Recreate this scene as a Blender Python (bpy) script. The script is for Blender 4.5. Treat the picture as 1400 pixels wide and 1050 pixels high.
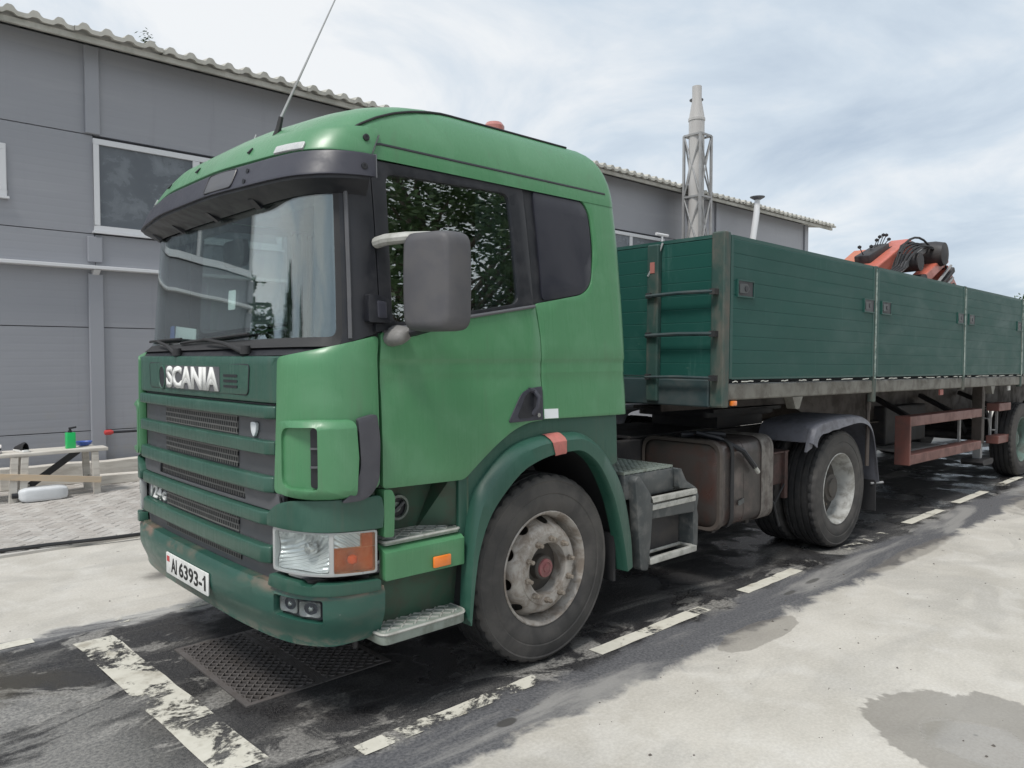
import bpy, bmesh, math, random
from mathutils import Vector, Matrix
from mathutils.geometry import tessellate_polygon
for o in list(bpy.data.objects): bpy.data.objects.remove(o, do_unlink=True)
sc = bpy.context.scene
COL = sc.collection
R = math.radians
rnd = random.Random(7)

# ------------------------------------------------------------------ camera
cd = bpy.data.cameras.new('camera'); cam = bpy.data.objects.new('camera', cd); COL.objects.link(cam)
cam.location = (-1.514, -4.102, 1.692)
cam.rotation_euler = (R(90 - 2.10), 0, R(47.04 - 90))
cd.sensor_width = 36; cd.lens = 1038.26 / 1400 * 36
cd.clip_start = 0.05; cd.clip_end = 3000
sc.camera = cam

# ------------------------------------------------------------------ sky, sun, exposure
SUN_EL, SUN_AZ = R(60), R(-163)      # azimuth measured from +x towards +y
w = bpy.data.worlds.new('World'); sc.world = w; w.use_nodes = True
nt = w.node_tree; nt.nodes.clear()
def wn(t, **k):
    n = nt.nodes.new(t)
    for a, b in k.items(): setattr(n, a, b)
    return n
out = wn('ShaderNodeOutputWorld'); bg = wn('ShaderNodeBackground'); bg.inputs[1].default_value = 0.1
sky = wn('ShaderNodeTexSky', sky_type='NISHITA', sun_disc=False, sun_elevation=SUN_EL, sun_rotation=R(90) - SUN_AZ)
tc = wn('ShaderNodeTexCoord'); sp = wn('ShaderNodeSeparateXYZ'); nt.links.new(tc.outputs['Generated'], sp.inputs[0])
def wm(op, a, b):
    n = wn('ShaderNodeMath', operation=op)
    for i, v in enumerate((a, b)):
        if hasattr(v, 'links'): nt.links.new(v, n.inputs[i])
        else: n.inputs[i].default_value = v
    return n.outputs[0]
zz = wm('ADD', wm('MAXIMUM', sp.outputs[2], 0.0), 0.22)
cb = wn('ShaderNodeCombineXYZ')
nt.links.new(wm('DIVIDE', sp.outputs[0], zz), cb.inputs[0]); nt.links.new(wm('DIVIDE', sp.outputs[1], zz), cb.inputs[1])
cb.inputs[2].default_value = 0.4
def wnoise(scale, detail, rough, dist=0.0):
    n = wn('ShaderNodeTexNoise'); n.inputs['Scale'].default_value = scale; n.inputs['Detail'].default_value = detail
    n.inputs['Roughness'].default_value = rough; n.inputs['Distortion'].default_value = dist
    nt.links.new(cb.outputs[0], n.inputs['Vector']); return n.outputs[0]
cl = wm('ADD', wm('MULTIPLY', wnoise(0.55, 3, .5, .3), 0.5), wm('MULTIPLY', wnoise(1.5, 7, .58, .5), 0.5))
ramp = wn('ShaderNodeValToRGB'); nt.links.new(cl, ramp.inputs[0])
e = ramp.color_ramp.elements
e[0].position = .38; e[0].color = (.37, .44, .525, 1)
e[1].position = .565; e[1].color = (.70, .715, .725, 1)
e2 = ramp.color_ramp.elements.new(.47); e2.color = (.50, .565, .63, 1)
sc10 = wn('ShaderNodeMix', data_type='RGBA', blend_type='MULTIPLY'); sc10.inputs[0].default_value = 1
nt.links.new(ramp.outputs[0], sc10.inputs[6]); sc10.inputs[7].default_value = (9.3, 9.3, 9.3, 1)
mx = wn('ShaderNodeMix', data_type='RGBA'); mx.inputs[0].default_value = .93
nt.links.new(sky.outputs[0], mx.inputs[6]); nt.links.new(sc10.outputs[2], mx.inputs[7])
nt.links.new(mx.outputs[2], bg.inputs[0]); nt.links.new(bg.outputs[0], out.inputs[0])

sd = bpy.data.lights.new('sun', 'SUN'); sd.energy = 2.0; sd.angle = R(15); sd.color = (1, .96, .9)
so = bpy.data.objects.new('sun', sd); COL.objects.link(so)
sv = Vector((math.cos(SUN_EL) * math.cos(SUN_AZ), math.cos(SUN_EL) * math.sin(SUN_AZ), math.sin(SUN_EL)))
so.rotation_euler = sv.to_track_quat('Z', 'Y').to_euler(); so.location = (0, 0, 30)
sc.view_settings.view_transform = 'Standard'; sc.view_settings.look = 'None'
sc.view_settings.gamma = 1; sc.view_settings.use_curve_mapping = False
sc.view_settings.exposure = 0.52

# ------------------------------------------------------------------ materials
MATS = {}
class NT:
    def __init__(s, name):
        s.m = bpy.data.materials.new(name); s.m.use_nodes = True; s.t = s.m.node_tree; s.t.nodes.clear()
        s.o = s.n('ShaderNodeOutputMaterial'); s.b = s.n('ShaderNodeBsdfPrincipled'); s.l(s.b.outputs[0], s.o.inputs[0])
        s.pos = s.n('ShaderNodeNewGeometry').outputs['Position']; MATS[name] = s.m
    def n(s, t, **k):
        n = s.t.nodes.new(t)
        for a, b in k.items(): setattr(n, a, b)
        return n
    def l(s, a, b): s.t.links.new(a, b)
    def put(s, v, i):
        if hasattr(v, 'links'): s.l(v, i)
        else:
            if hasattr(i.default_value, '__len__') and not hasattr(v, '__len__'): v = (v, v, v, 1)
            if hasattr(v, '__len__') and hasattr(i.default_value, '__len__') and len(v) == 3 and len(i.default_value) == 4: v = (*v, 1)
            i.default_value = v
    def mt(s, op, a, b=0.0, c=0.0, clamp=False):
        n = s.n('ShaderNodeMath', operation=op, use_clamp=clamp)
        for i, v in enumerate((a, b, c)): s.put(v, n.inputs[i])
        return n.outputs[0]
    def noise(s, scale, detail=4, rough=.55, vec=None, dist=0.0):
        n = s.n('ShaderNodeTexNoise'); s.put(vec if vec is not None else s.pos, n.inputs['Vector'])
        s.put(scale, n.inputs['Scale']); s.put(detail, n.inputs['Detail']); s.put(rough, n.inputs['Roughness']); s.put(dist, n.inputs['Distortion'])
        return n.outputs[0]
    def vscale(s, v, sx, sy, sz):
        n = s.n('ShaderNodeVectorMath', operation='MULTIPLY'); s.put(v, n.inputs[0]); n.inputs[1].default_value = (sx, sy, sz); return n.outputs[0]
    def ss(s, v, a, b):      # smoothstep a..b -> 0..1
        n = s.n('ShaderNodeMapRange', interpolation_type='SMOOTHSTEP'); s.put(v, n.inputs[0]); s.put(a, n.inputs[1]); s.put(b, n.inputs[2]); return n.outputs[0]
    def lin(s, v, a, b, c, d):
        n = s.n('ShaderNodeMapRange'); s.put(v, n.inputs[0])
        for i, q in enumerate((a, b, c, d)): s.put(q, n.inputs[i + 1])
        return n.outputs[0]
    def mix(s, f, a, b, mode='MIX'):
        n = s.n('ShaderNodeMix', data_type='RGBA', blend_type=mode); s.put(f, n.inputs[0]); s.put(a, n.inputs[6]); s.put(b, n.inputs[7]); return n.outputs[2]
    def bump(s, h, strength=.3, dist=.01):
        n = s.n('ShaderNodeBump'); n.inputs['Strength'].default_value = strength; n.inputs['Distance'].default_value = dist
        s.put(h, n.inputs['Height']); s.l(n.outputs[0], s.b.inputs['Normal'])
    def set(s, **k):
        for a, v in k.items(): s.put(v, s.b.inputs[a.replace('_', ' ')])

def pm(name, col, rough=.5, metal=0.0, dirt=None, amt=.5, scale=6.0, bump=0.0, bscale=60.0, coat=0.0, var=.12, thr=.5, spec=.5, stretch=None):
    """general worn surface: base colour with slow variation, dirt patches, grain"""
    t = NT(name); vec = t.pos if stretch is None else t.vscale(t.pos, *stretch)
    n1 = t.noise(scale * .35, 3, .5, vec); n2 = t.noise(scale, 8, .65, vec, .4); n3 = t.noise(bscale, 3, .6)
    c = t.mix(1, col, t.mix(n1, (1 - var,) * 3, (1 + var,) * 3), 'MULTIPLY')
    r = t.mt('ADD', rough, t.mt('MULTIPLY', t.mt('SUBTRACT', n2, .5), .25), clamp=True)
    if dirt is not None:
        m = t.mt('MULTIPLY', t.ss(n2, thr - .1, thr + .18), amt); c = t.mix(m, c, dirt)
        r = t.mt('ADD', r, t.mt('MULTIPLY', m, .3), clamp=True)
    t.set(Base_Color=c, Roughness=r, Metallic=metal, Coat_Weight=coat, Coat_Roughness=.15, Specular_IOR_Level=spec)
    if bump: t.bump(t.mt('ADD', n3, t.mt('MULTIPLY', n2, .6)), bump, .006)
    return t.m

def cab_paint(name, c0, c1, fade, grime, rough, coat):
    """faded two-pack paint: bleached clouds, rain streaks, dust low down in the noise, scratches and stone chips"""
    t = NT(name)
    n1 = t.noise(1.1, 4, .55); n2 = t.noise(3.5, 7, .6, None, .5); st_ = t.noise(7, 6, .65, t.vscale(t.pos, 2.2, 2.2, .16), .3)
    chip = t.noise(70, 3, .7); zone = t.noise(2.2, 3, .5); scr = t.noise(5, 4, .8, t.vscale(t.pos, .5, .5, 7), 1.5)
    c = t.mix(n1, c0, c1); c = t.mix(t.mt('MULTIPLY', t.ss(n2, .46, .68), .45), c, fade)
    c = t.mix(t.mt('MULTIPLY', t.ss(st_, .55, .75), .35), c, grime)
    c = t.mix(t.mt('MULTIPLY', t.ss(chip, .73, .77), t.ss(zone, .5, .62)), c, (.34, .38, .33))
    c = t.mix(t.mt('MULTIPLY', t.ss(scr, .70, .72), .25), c, (.28, .36, .30))
    t.set(Base_Color=c, Roughness=t.lin(n2, .3, .7, rough - .06, rough + .12), Coat_Weight=coat, Coat_Roughness=t.lin(st_, .3, .7, .20, .36))
    t.bump(n1, .06, .02)
cab_paint('paint_green', (.054, .192, .082), (.076, .232, .108), (.105, .262, .140), (.085, .135, .082), .42, .35)
cab_paint('paint_dark', (.016, .070, .048), (.027, .092, .066), (.048, .118, .088), (.080, .085, .064), .42, .22)
t = NT('paint_bumper')       # scraped along the upper edge and round the fog lamps, rubbed lower lip
sx_ = t.n('ShaderNodeSeparateXYZ'); t.l(t.pos, sx_.inputs[0]); zz_ = sx_.outputs[2]
n1 = t.noise(2, 4, .55); n2 = t.noise(6, 8, .68, t.vscale(t.pos, 1, 1, 2.2), .5); n3 = t.noise(45, 4, .7); n4 = t.noise(1.7, 3, .5)
c = t.mix(n1, (.015, .070, .052), (.027, .098, .074)); c = t.mix(t.mt('MULTIPLY', t.ss(n2, .52, .72), .45), c, (.085, .105, .085))
up_ = t.mt('MULTIPLY', t.mt('MULTIPLY', t.ss(zz_, .615, .65), t.ss(n4, .42, .56)), t.ss(n2, .38, .56)); c = t.mix(t.mt('MULTIPLY', up_, .75), c, (.26, .165, .125))
lo_ = t.mt('MULTIPLY', t.mt('SUBTRACT', 1, t.ss(zz_, .42, .47)), t.ss(n2, .44, .60)); c = t.mix(t.mt('MULTIPLY', lo_, .6), c, (.20, .17, .14))
c = t.mix(t.mt('MULTIPLY', t.ss(n3, .70, .74), t.ss(n2, .45, .6)), c, (.34, .36, .32))
t.set(Base_Color=c, Roughness=t.lin(n2, .3, .7, .34, .55), Coat_Weight=.2, Coat_Roughness=.2)
pm('paint_step', (.036, .088, .055), .55, dirt=(.075, .08, .06), amt=.8, scale=9, var=.18, thr=.5)
pm('trailer_green', (.014, .072, .060), .5, dirt=(.075, .135, .125), amt=.5, scale=2.5, var=.14, thr=.55, stretch=(.5, 1, 2))
pm('trailer_edge', (.34, .40, .37), .6, dirt=(.03, .09, .08), amt=.9, scale=14, thr=.5)
pm('cord', (.55, .56, .52), .7, dirt=(.2, .2, .18), amt=.6, scale=14)
pm('trailer_post', (.028, .066, .058), .55, dirt=(.15, .12, .10), amt=.7, scale=5, thr=.5, stretch=(1, 1, .4))
pm('rave_grey', (.17, .165, .145), .6, dirt=(.07, .06, .05), amt=.6, scale=6, thr=.5, bump=.1)
pm('chassis', (.028, .027, .03), .6, dirt=(.09, .08, .07), amt=.5, scale=7, thr=.52, bump=.15)
pm('chassis_brown', (.085, .07, .062), .6, dirt=(.04, .035, .03), amt=.6, scale=5)
pm('tank_paint', (.060, .034, .029), .3, dirt=(.036, .032, .030), amt=.9, scale=4, thr=.40, var=.25, coat=.25, bump=.05)
pm('tank_band', (.19, .175, .16), .5, metal=.2, dirt=(.07, .055, .05), amt=.7, scale=12)
pm('rust_box', (.085, .047, .042), .6, dirt=(.05, .045, .04), amt=.7, scale=8)
pm('guard_red', (.20, .082, .068), .5, dirt=(.12, .075, .065), amt=.6, scale=5, var=.15)
pm('black_plastic', (.0125, .0135, .018), .4, dirt=(.03, .03, .034), amt=.4, scale=9)
pm('side_blank', (.020, .021, .031), .32, dirt=(.032, .032, .042), amt=.5, scale=3)
pm('visor_plastic', (.031, .032, .045), .45, dirt=(.052, .052, .068), amt=.5, scale=5)
pm('grey_plastic', (.092, .094, .104), .5, dirt=(.13, .13, .13), amt=.4, scale=8)
pm('mirror_plastic', (.075, .074, .082), .55, dirt=(.12, .115, .115), amt=.4, scale=7, bump=.1, bscale=300)
pm('fender_grey', (.15, .154, .18), .5, dirt=(.10, .10, .11), amt=.7, scale=9, var=.2)
pm('rubber', (.022, .022, .024), .7)
pm('tyre', (.045, .043, .042), .72, dirt=(.105, .098, .092), amt=.8, scale=5, thr=.46, bump=.15, bscale=120)
pm('tread', (.022, .022, .023), .8, dirt=(.06, .057, .055), amt=.5, scale=12)
pm('rim_front', (.40, .375, .345), .55, dirt=(.19, .155, .125), amt=.9, scale=11, thr=.47, bump=.2, bscale=90)
pm('rim_rear', (.44, .44, .42), .5, dirt=(.16, .15, .13), amt=.8, scale=9, thr=.5, bump=.15)
pm('rim_dark', (.06, .055, .05), .6, dirt=(.12, .10, .085), amt=.6, scale=8)
pm('rim_trailer', (.12, .19, .165), .55, dirt=(.10, .09, .08), amt=.7, scale=8)
pm('hub_red', (.25, .085, .09), .55, dirt=(.22, .16, .14), amt=.6, scale=14)
pm('nut', (.30, .265, .225), .5, metal=.3, dirt=(.16, .12, .09), amt=.8, scale=25)
pm('step_alu', (.50, .50, .47), .45, metal=.25, dirt=(.22, .22, .19), amt=.6, scale=14)
pm('step_plate', (.26, .30, .27), .5, metal=.15, dirt=(.14, .15, .12), amt=.6, scale=14)
pm('box_grey', (.052, .060, .063), .42, dirt=(.15, .15, .145), amt=.7, scale=12, thr=.52)
pm('white_paint', (.78, .78, .76), .55, dirt=(.5, .5, .48), amt=.4, scale=20)
pm('chrome', (.62, .62, .62), .25, metal=.9)
pm('black_ink', (.02, .02, .02), .6)
pm('red_ink', (.5, .05, .05), .5)
pm('amber_lens', (.62, .27, .13), .25, coat=.4, dirt=(.7, .42, .26), amt=.6, scale=14)
pm('orange_lens', (.85, .22, .03), .25, coat=.5)
pm('red_lens', (.42, .16, .14), .35, coat=.3)
pm('reflect_red', (.50, .16, .14), .5, dirt=(.34, .15, .12), amt=.6, scale=20)
pm('interior', (.035, .037, .04), .8)
pm('seat_fabric', (.05, .05, .055), .9)
pm('curtain', (.11, .14, .135), .9)
pm('blind', (.34, .36, .39), .8, dirt=(.55, .57, .6), amt=.6, scale=2.2)
pm('box_light', (.19, .185, .18), .55, dirt=(.12, .12, .115), amt=.5, scale=14)
pm('deflector', (.056, .056, .068), .5, dirt=(.085, .085, .095), amt=.5, scale=9)
pm('grit', (.10, .09, .08), .9, var=.5, scale=30)
pm('fog_bowl', (.20, .20, .205), .3, metal=.4, dirt=(.30, .30, .29), amt=.6, scale=25)
pm('lamp_trim', (.42, .43, .43), .3, metal=.2)
pm('clear_lamp', (.45, .46, .46), .25, coat=.5, dirt=(.6, .6, .58), amt=.5, scale=20)
pm('window_grey', (.125, .14, .16), .22, dirt=(.27, .30, .33), amt=.55, scale=2.4, thr=.56)  # grey-blue pane colour with lighter cloud-like blotches
pm('sill_green', (.03, .052, .056), .5, dirt=(.065, .075, .075), amt=.7, scale=6)
pm('paper', (.72, .75, .77), .6)
pm('blue', (.06, .12, .42), .4)
t = NT('wall_grey')          # coated steel sandwich panels: fine rolled lines, rain streaks, scuffs low down
sw0 = t.n('ShaderNodeSeparateXYZ'); t.l(t.pos, sw0.inputs[0]); zw = sw0.outputs[2]
n1 = t.noise(.5, 3, .5); n2 = t.noise(2.2, 8, .65, t.vscale(t.pos, 2.0, 1, .12)); n3 = t.noise(6, 7, .7); n4 = t.noise(1.1, 5, .6, t.vscale(t.pos, .4, 1, 5))
c = t.mix(n1, (.275, .283, .312), (.315, .322, .35)); c = t.mix(t.mt('MULTIPLY', t.ss(n4, .5, .7), .3), c, (.355, .36, .385))
c = t.mix(t.mt('MULTIPLY', t.ss(n2, .56, .78), .4), c, (.20, .20, .215))
c = t.mix(t.mt('MULTIPLY', t.mt('MULTIPLY', t.mt('SUBTRACT', 1, t.ss(zw, .1, 1.5)), t.ss(n3, .50, .66)), .5), c, (.30, .285, .26))
t.set(Base_Color=c, Roughness=t.lin(n3, .3, .7, .38, .5))
rb_ = t.mt('POWER', t.mt('ABSOLUTE', t.mt('SINE', t.mt('MULTIPLY', zw, 31.4))), 12); t.bump(t.mt('SUBTRACT', n1, t.mt('MULTIPLY', rb_, .12)), .5, .01)
pm('wall_column', (.305, .314, .345), .42, var=.05)
pm('wall_joint', (.07, .07, .08), .7)
pm('trim_white', (.66, .67, .69), .4, var=.04)
pm('ledge', (.62, .63, .65), .5, var=.06)
pm('roof_sheet', (.45, .44, .40), .8, dirt=(.25, .25, .22), amt=.6, scale=3, bump=.3, bscale=40)
pm('steel_grey', (.33, .335, .34), .5, metal=.2, dirt=(.24, .23, .22), amt=.5, scale=5)
pm('flue', (.46, .45, .44), .45, dirt=(.34, .33, .32), amt=.5, scale=2, stretch=(3, 3, .5))
pm('dark_cap', (.09, .095, .11), .5)
pm('wood_pale', (.60, .57, .52), .8, dirt=(.36, .33, .29), amt=.6, scale=9, stretch=(.3, 2, 2), bump=.2)
pm('wood_raw', (.55, .43, .30), .8, dirt=(.45, .40, .33), amt=.6, scale=9, stretch=(.3, 2, 2))
pm('wood_dark', (.07, .072, .078), .8)
pm('bottle_green', (.02, .48, .13), .35, coat=.3)
pm('canister', (.62, .64, .66), .4, dirt=(.5, .52, .54), amt=.5, scale=8)
pm('shoe', (.02, .02, .022), .7)
pm('paver', (.36, .335, .31), .85, dirt=(.50, .485, .46), amt=.8, scale=4, var=.25, bump=.3, bscale=90)
pm('paver_joint', (.46, .44, .41), .9, dirt=(.56, .54, .51), amt=.5, scale=3)
pm('hose', (.02, .02, .022), .5)
pm('grate_steel', (.20, .185, .18), .38, metal=.4, dirt=(.10, .085, .075), amt=.6, scale=8)
pm('pit_dark', (.01, .01, .01), .9)
pm('crane_red', (.52, .125, .08), .45, dirt=(.32, .12, .09), amt=.5, scale=5, coat=.2)
pm('crane_orange', (.50, .16, .09), .5, dirt=(.35, .2, .14), amt=.5, scale=6)
pm('leaf', (.045, .085, .022), .6, var=.4)
pm('leaf_dark', (.035, .07, .03), .7, var=.3)
pm('bark', (.10, .08, .06), .9, bump=.4)

def glass(name, tint, ior, boost, rough=0.01):
    t = NT(name); t.t.nodes.remove(t.b)
    tr = t.n('ShaderNodeBsdfTransparent'); tr.inputs[0].default_value = (*tint, 1)
    gl = t.n('ShaderNodeBsdfGlossy'); gl.inputs['Roughness'].default_value = rough; gl.inputs[0].default_value = (.95, .98, .98, 1)
    lw = t.n('ShaderNodeLayerWeight'); lw.inputs[0].default_value = .5     # facing: same from both sides of the thin pane
    f = t.mt('ADD', ior, t.mt('MULTIPLY', t.mt('POWER', lw.outputs['Facing'], boost), 1 - ior), clamp=True)
    mxs = t.n('ShaderNodeMixShader'); t.l(f, mxs.inputs[0]); t.l(tr.outputs[0], mxs.inputs[1]); t.l(gl.outputs[0], mxs.inputs[2])
    t.l(mxs.outputs[0], t.o.inputs[0])
glass('windshield_glass', (.92, .985, .965), .13, 3.6)
glass('door_glass', (.66, .72, .72), .27, 3.5)
glass('amber_glass', (.96, .72, .54), .04, 5)
glass('lens_glass', (.95, .97, .97), .03, 5)

t = NT('grille_mesh')        # punched plate: rows of tall holes
br = t.n('ShaderNodeTexBrick'); br.inputs['Color1'].default_value = (0, 0, 0, 1); br.inputs['Color2'].default_value = (0, 0, 0, 1); br.inputs['Mortar'].default_value = (1, 1, 1, 1)
br.inputs['Scale'].default_value = 1; br.inputs['Mortar Size'].default_value = .0042; br.inputs['Brick Width'].default_value = .027; br.inputs['Row Height'].default_value = .028
cbv = t.n('ShaderNodeCombineXYZ'); sx = t.n('ShaderNodeSeparateXYZ'); t.l(t.pos, sx.inputs[0]); t.l(sx.outputs[1], cbv.inputs[0]); t.l(sx.outputs[2], cbv.inputs[1]); t.l(cbv.outputs[0], br.inputs['Vector'])
n2 = t.noise(6, 4)
t.set(Base_Color=t.mix(br.outputs[0], (.006, .006, .007), t.mix(n2, (.10, .098, .10), (.21, .20, .185))), Roughness=.6)
t.bump(br.outputs[0], .8, .01)

t = NT('reflector')          # headlamp bowl behind fluted glass
wv = t.n('ShaderNodeTexWave', wave_type='BANDS', bands_direction='DIAGONAL'); wv.inputs['Scale'].default_value = 26; wv.inputs['Distortion'].default_value = 1.5; t.l(t.pos, wv.inputs['Vector'])
v = t.n('ShaderNodeTexVoronoi'); v.inputs['Scale'].default_value = 11; t.l(t.pos, v.inputs['Vector'])
t.set(Base_Color=t.mix(v.outputs['Distance'], (.50, .51, .51), (.80, .81, .80)), Metallic=.45, Roughness=.22, Coat_Weight=.3); t.bump(t.mt('ADD', wv.outputs[1], t.mt('MULTIPLY', v.outputs['Distance'], 1.5)), .5, .012)

t = NT('worn_white')         # road paint rubbed through to the asphalt
n = t.noise(3.2, 8, .68, None, .6); n2 = t.noise(30, 5, .7); wear = t.n('ShaderNodeAttribute', attribute_type='OBJECT', attribute_name='wear')
a = t.ss(t.mt('ADD', t.mt('MULTIPLY', n, .8), t.mt('MULTIPLY', n2, .2)), wear.outputs['Fac'], t.mt('ADD', wear.outputs['Fac'], .07))
t.set(Base_Color=t.mix(t.mt('MULTIPLY', t.ss(t.noise(4.5, 7, .65), .52, .66), .6), t.mix(t.noise(18, 6), (.46, .44, .37), (.70, .68, .61)), (.20, .17, .12)), Roughness=.75, Alpha=a)

# ground: pale concrete, dark wet wash lane, damp patches and a puddle
t = NT('ground')
geo = t.n('ShaderNodeNewGeometry').outputs['Position']; s = t.n('ShaderNodeSeparateXYZ'); t.l(geo, s.inputs[0]); X, Yc = s.outputs[0], s.outputs[1]
nA = t.noise(.9, 7, .6, geo); nB = t.noise(3.2, 8, .62, geo, .5); nC = t.noise(60, 4, .7, geo); nD = t.noise(240, 2, .6, geo)
st = t.noise(1.0, 8, .62, t.vscale(geo, .55, 2.6, 1), .8); st2 = t.noise(1.0, 6, .6, t.vscale(geo, .9, 1.6, 1), 1.2)
jit = t.mt('ADD', t.mt('MULTIPLY', t.mt('SUBTRACT', nA, .5), .45), t.mt('MULTIPLY', t.mt('SUBTRACT', nB, .5), .35))
yj = t.mt('ADD', Yc, jit)
lane = t.mt('MULTIPLY', t.ss(yj, -1.77, -1.68), t.mt('SUBTRACT', 1, t.ss(yj, 1.15, 1.21)))
inner = t.mt('MULTIPLY', t.ss(yj, -1.42, -1.30), t.mt('SUBTRACT', 1, t.ss(yj, .95, 1.10)))
front = t.mt('SUBTRACT', 1, t.ss(X, -1.2, .2))
conc = t.mix(t.ss(nA, .3, .7), (.395, .370, .328), (.58, .551, .50)); conc = t.mix(t.mt('MULTIPLY', t.ss(nB, .45, .7), .5), conc, (.64, .622, .59))
conc = t.mix(t.mt('MULTIPLY', t.ss(st2, .48, .64), .5), conc, (.345, .33, .305)); conc = t.mix(.24, conc, t.mix(t.ss(nC, .25, .75), (.26, .245, .21), (.70, .67, .61)))
asp = t.mix(t.ss(nC, .3, .7), (.007, .007, .009), (.042, .041, .042)); asp = t.mix(t.mt('MULTIPLY', t.ss(nD, .57, .64), .5), asp, (.26, .25, .24))
dust = t.mix(t.ss(nC, .3, .7), (.10, .096, .09), (.38, .365, .34))
dm = t.mt('MULTIPLY', t.ss(st, .52, .70), t.lin(front, 0, 1, .6, .85)); asp = t.mix(dm, asp, dust)
pz = t.mt('MAXIMUM', t.mt('SUBTRACT', 1, t.ss(X, -.5, .9)), t.mt('SUBTRACT', 1, t.ss(Yc, -1.25, -.95)))
pale = t.mt('MULTIPLY', t.mt('MULTIPLY', t.ss(t.noise(1.7, 9, .66, t.vscale(geo, .8, 1.3, 1), 1.0), .525, .575), pz), .8); asp = t.mix(pale, asp, t.mix(t.ss(nC, .3, .7), (.15, .145, .135), (.40, .385, .36)))
asp = t.mix(t.mt('MULTIPLY', t.mt('MULTIPLY', t.ss(nA, .50, .62), front), .5), asp, (.075, .062, .035))
damp = t.mix(t.ss(nC, .3, .7), (.055, .056, .064), (.14, .14, .145)); damp = t.mix(t.mt('MULTIPLY', t.ss(st, .48, .66), .6), damp, (.36, .35, .33))
fr2 = t.mt('MULTIPLY', t.mt('SUBTRACT', 1, t.ss(t.mt('ADD', X, t.mt('MULTIPLY', t.mt('SUBTRACT', nB, .5), .5)), -.75, -.05)), t.ss(t.mt('ADD', st2, t.mt('MULTIPLY', t.mt('SUBTRACT', .2, Yc), .16)), .50, .58))
asp = t.mix(t.mt('MULTIPLY', fr2, .75), asp, t.mix(t.ss(nC, .3, .7), (.14, .14, .14), (.33, .32, .30)))
col = t.mix(lane, conc, damp); col = t.mix(inner, col, asp)
crust = t.mt('MULTIPLY', t.mt('MULTIPLY', t.ss(yj, 1.0, 1.06), t.mt('SUBTRACT', 1, t.ss(yj, 1.16, 1.24))), t.ss(st, .40, .56)); col = t.mix(t.mt('MULTIPLY', crust, .6), col, (.58, .57, .54))
def ell(cx, cy, rx, ry, soft=.12, k=1.0):
    dx = t.mt('DIVIDE', t.mt('SUBTRACT', X, cx), rx); dy = t.mt('DIVIDE', t.mt('SUBTRACT', Yc, cy), ry)
    d = t.mt('ADD', t.mt('SQRT', t.mt('ADD', t.mt('MULTIPLY', dx, dx), t.mt('MULTIPLY', dy, dy))), t.mt('MULTIPLY', t.mt('SUBTRACT', nB, .5), k))
    return t.mt('SUBTRACT', 1, t.ss(d, 1 - soft, 1))
mask = ell(2.30, -3.10, .46, .50, .05, .9); core = ell(2.20, -3.12, .26, .30, .35, .8)
for q in (ell(2.72, -1.78, .42, .12, .05, .8), ell(5.4, -1.72, 1.1, .10, .3), ell(9.3, -1.9, 1.4, .35, .3, 1.6)): mask = t.mt('MAXIMUM', mask, t.mt('MULTIPLY', q, .75))
col = t.mix(t.mt('MULTIPLY', mask, .62), col, t.mix(nC, (.13, .115, .098), (.23, .21, .185)))
spot = t.mt('MULTIPLY', ell(.82, -1.56, .07, .035, .3, .5), .9)
for q in (ell(.62, 2.0, .42, .22, .9, 1.2), ell(4.0, -1.5, .12, .03, .4), ell(3.6, -1.52, .10, .03, .4)): spot = t.mt('MAXIMUM', spot, t.mt('MULTIPLY', q, .75))
col = t.mix(spot, col, (.05, .048, .045))
speck = t.n('ShaderNodeTexVoronoi'); speck.inputs['Scale'].default_value = 3.1; t.l(geo, speck.inputs['Vector'])
col = t.mix(t.mt('MULTIPLY', t.mt('SUBTRACT', 1, t.ss(speck.outputs['Distance'], .03, .055)), .6), col, (.10, .09, .08))
wet = t.mt('MAXIMUM', t.mt('MULTIPLY', mask, .55), core)
wl = t.mt('MULTIPLY', inner, t.ss(t.noise(1.3, 5, .6, geo), .46, .58)); wet = t.mt('MAXIMUM', wet, t.mt('MULTIPLY', wl, .8))
rough = t.mt('ADD', t.lin(wet, 0, 1, .82, .08), t.mt('MULTIPLY', t.mt('SUBTRACT', nC, .5), .12), clamp=True)
t.set(Base_Color=col, Roughness=rough, Specular_IOR_Level=.5)
t.bump(t.mt('MULTIPLY', t.mt('ADD', t.mt('MULTIPLY', nC, t.lin(inner, 0, 1, .35, 1.4)), t.mt('MULTIPLY', nB, .5)), t.mt('SUBTRACT', 1.05, wet)), .35, .012)

t = NT('trailer_board')      # painted aluminium boards: faded, scuffed, streaked
n1 = t.noise(1.2, 4, .5, t.vscale(t.pos, .6, 1, 1.5)); n2 = t.noise(4, 8, .65, t.vscale(t.pos, .5, 1, 1), .6); n3 = t.noise(9, 6, .7, t.vscale(t.pos, 2.2, 1, .12)); n4 = t.noise(7, 8, .75, t.vscale(t.pos, .25, 1, 3.0)); n5 = t.noise(38, 4, .7)
c = t.mix(n1, (.009, .058, .048), (.019, .086, .072)); c = t.mix(t.mt('MULTIPLY', t.ss(n2, .5, .7), .35), c, (.035, .105, .09))
c = t.mix(t.mt('MULTIPLY', t.ss(n3, .60, .72), .45), c, (.07, .145, .13)); c = t.mix(t.mt('MULTIPLY', t.ss(n4, .66, .72), .6), c, (.20, .27, .25))
c = t.mix(t.mt('MULTIPLY', t.ss(n5, .74, .78), t.ss(n2, .5, .6)), c, (.32, .36, .34))
t.set(Base_Color=c, Roughness=t.lin(n2, .3, .7, .42, .6), Specular_IOR_Level=.22); t.bump(n1, .25, .02)

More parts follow.
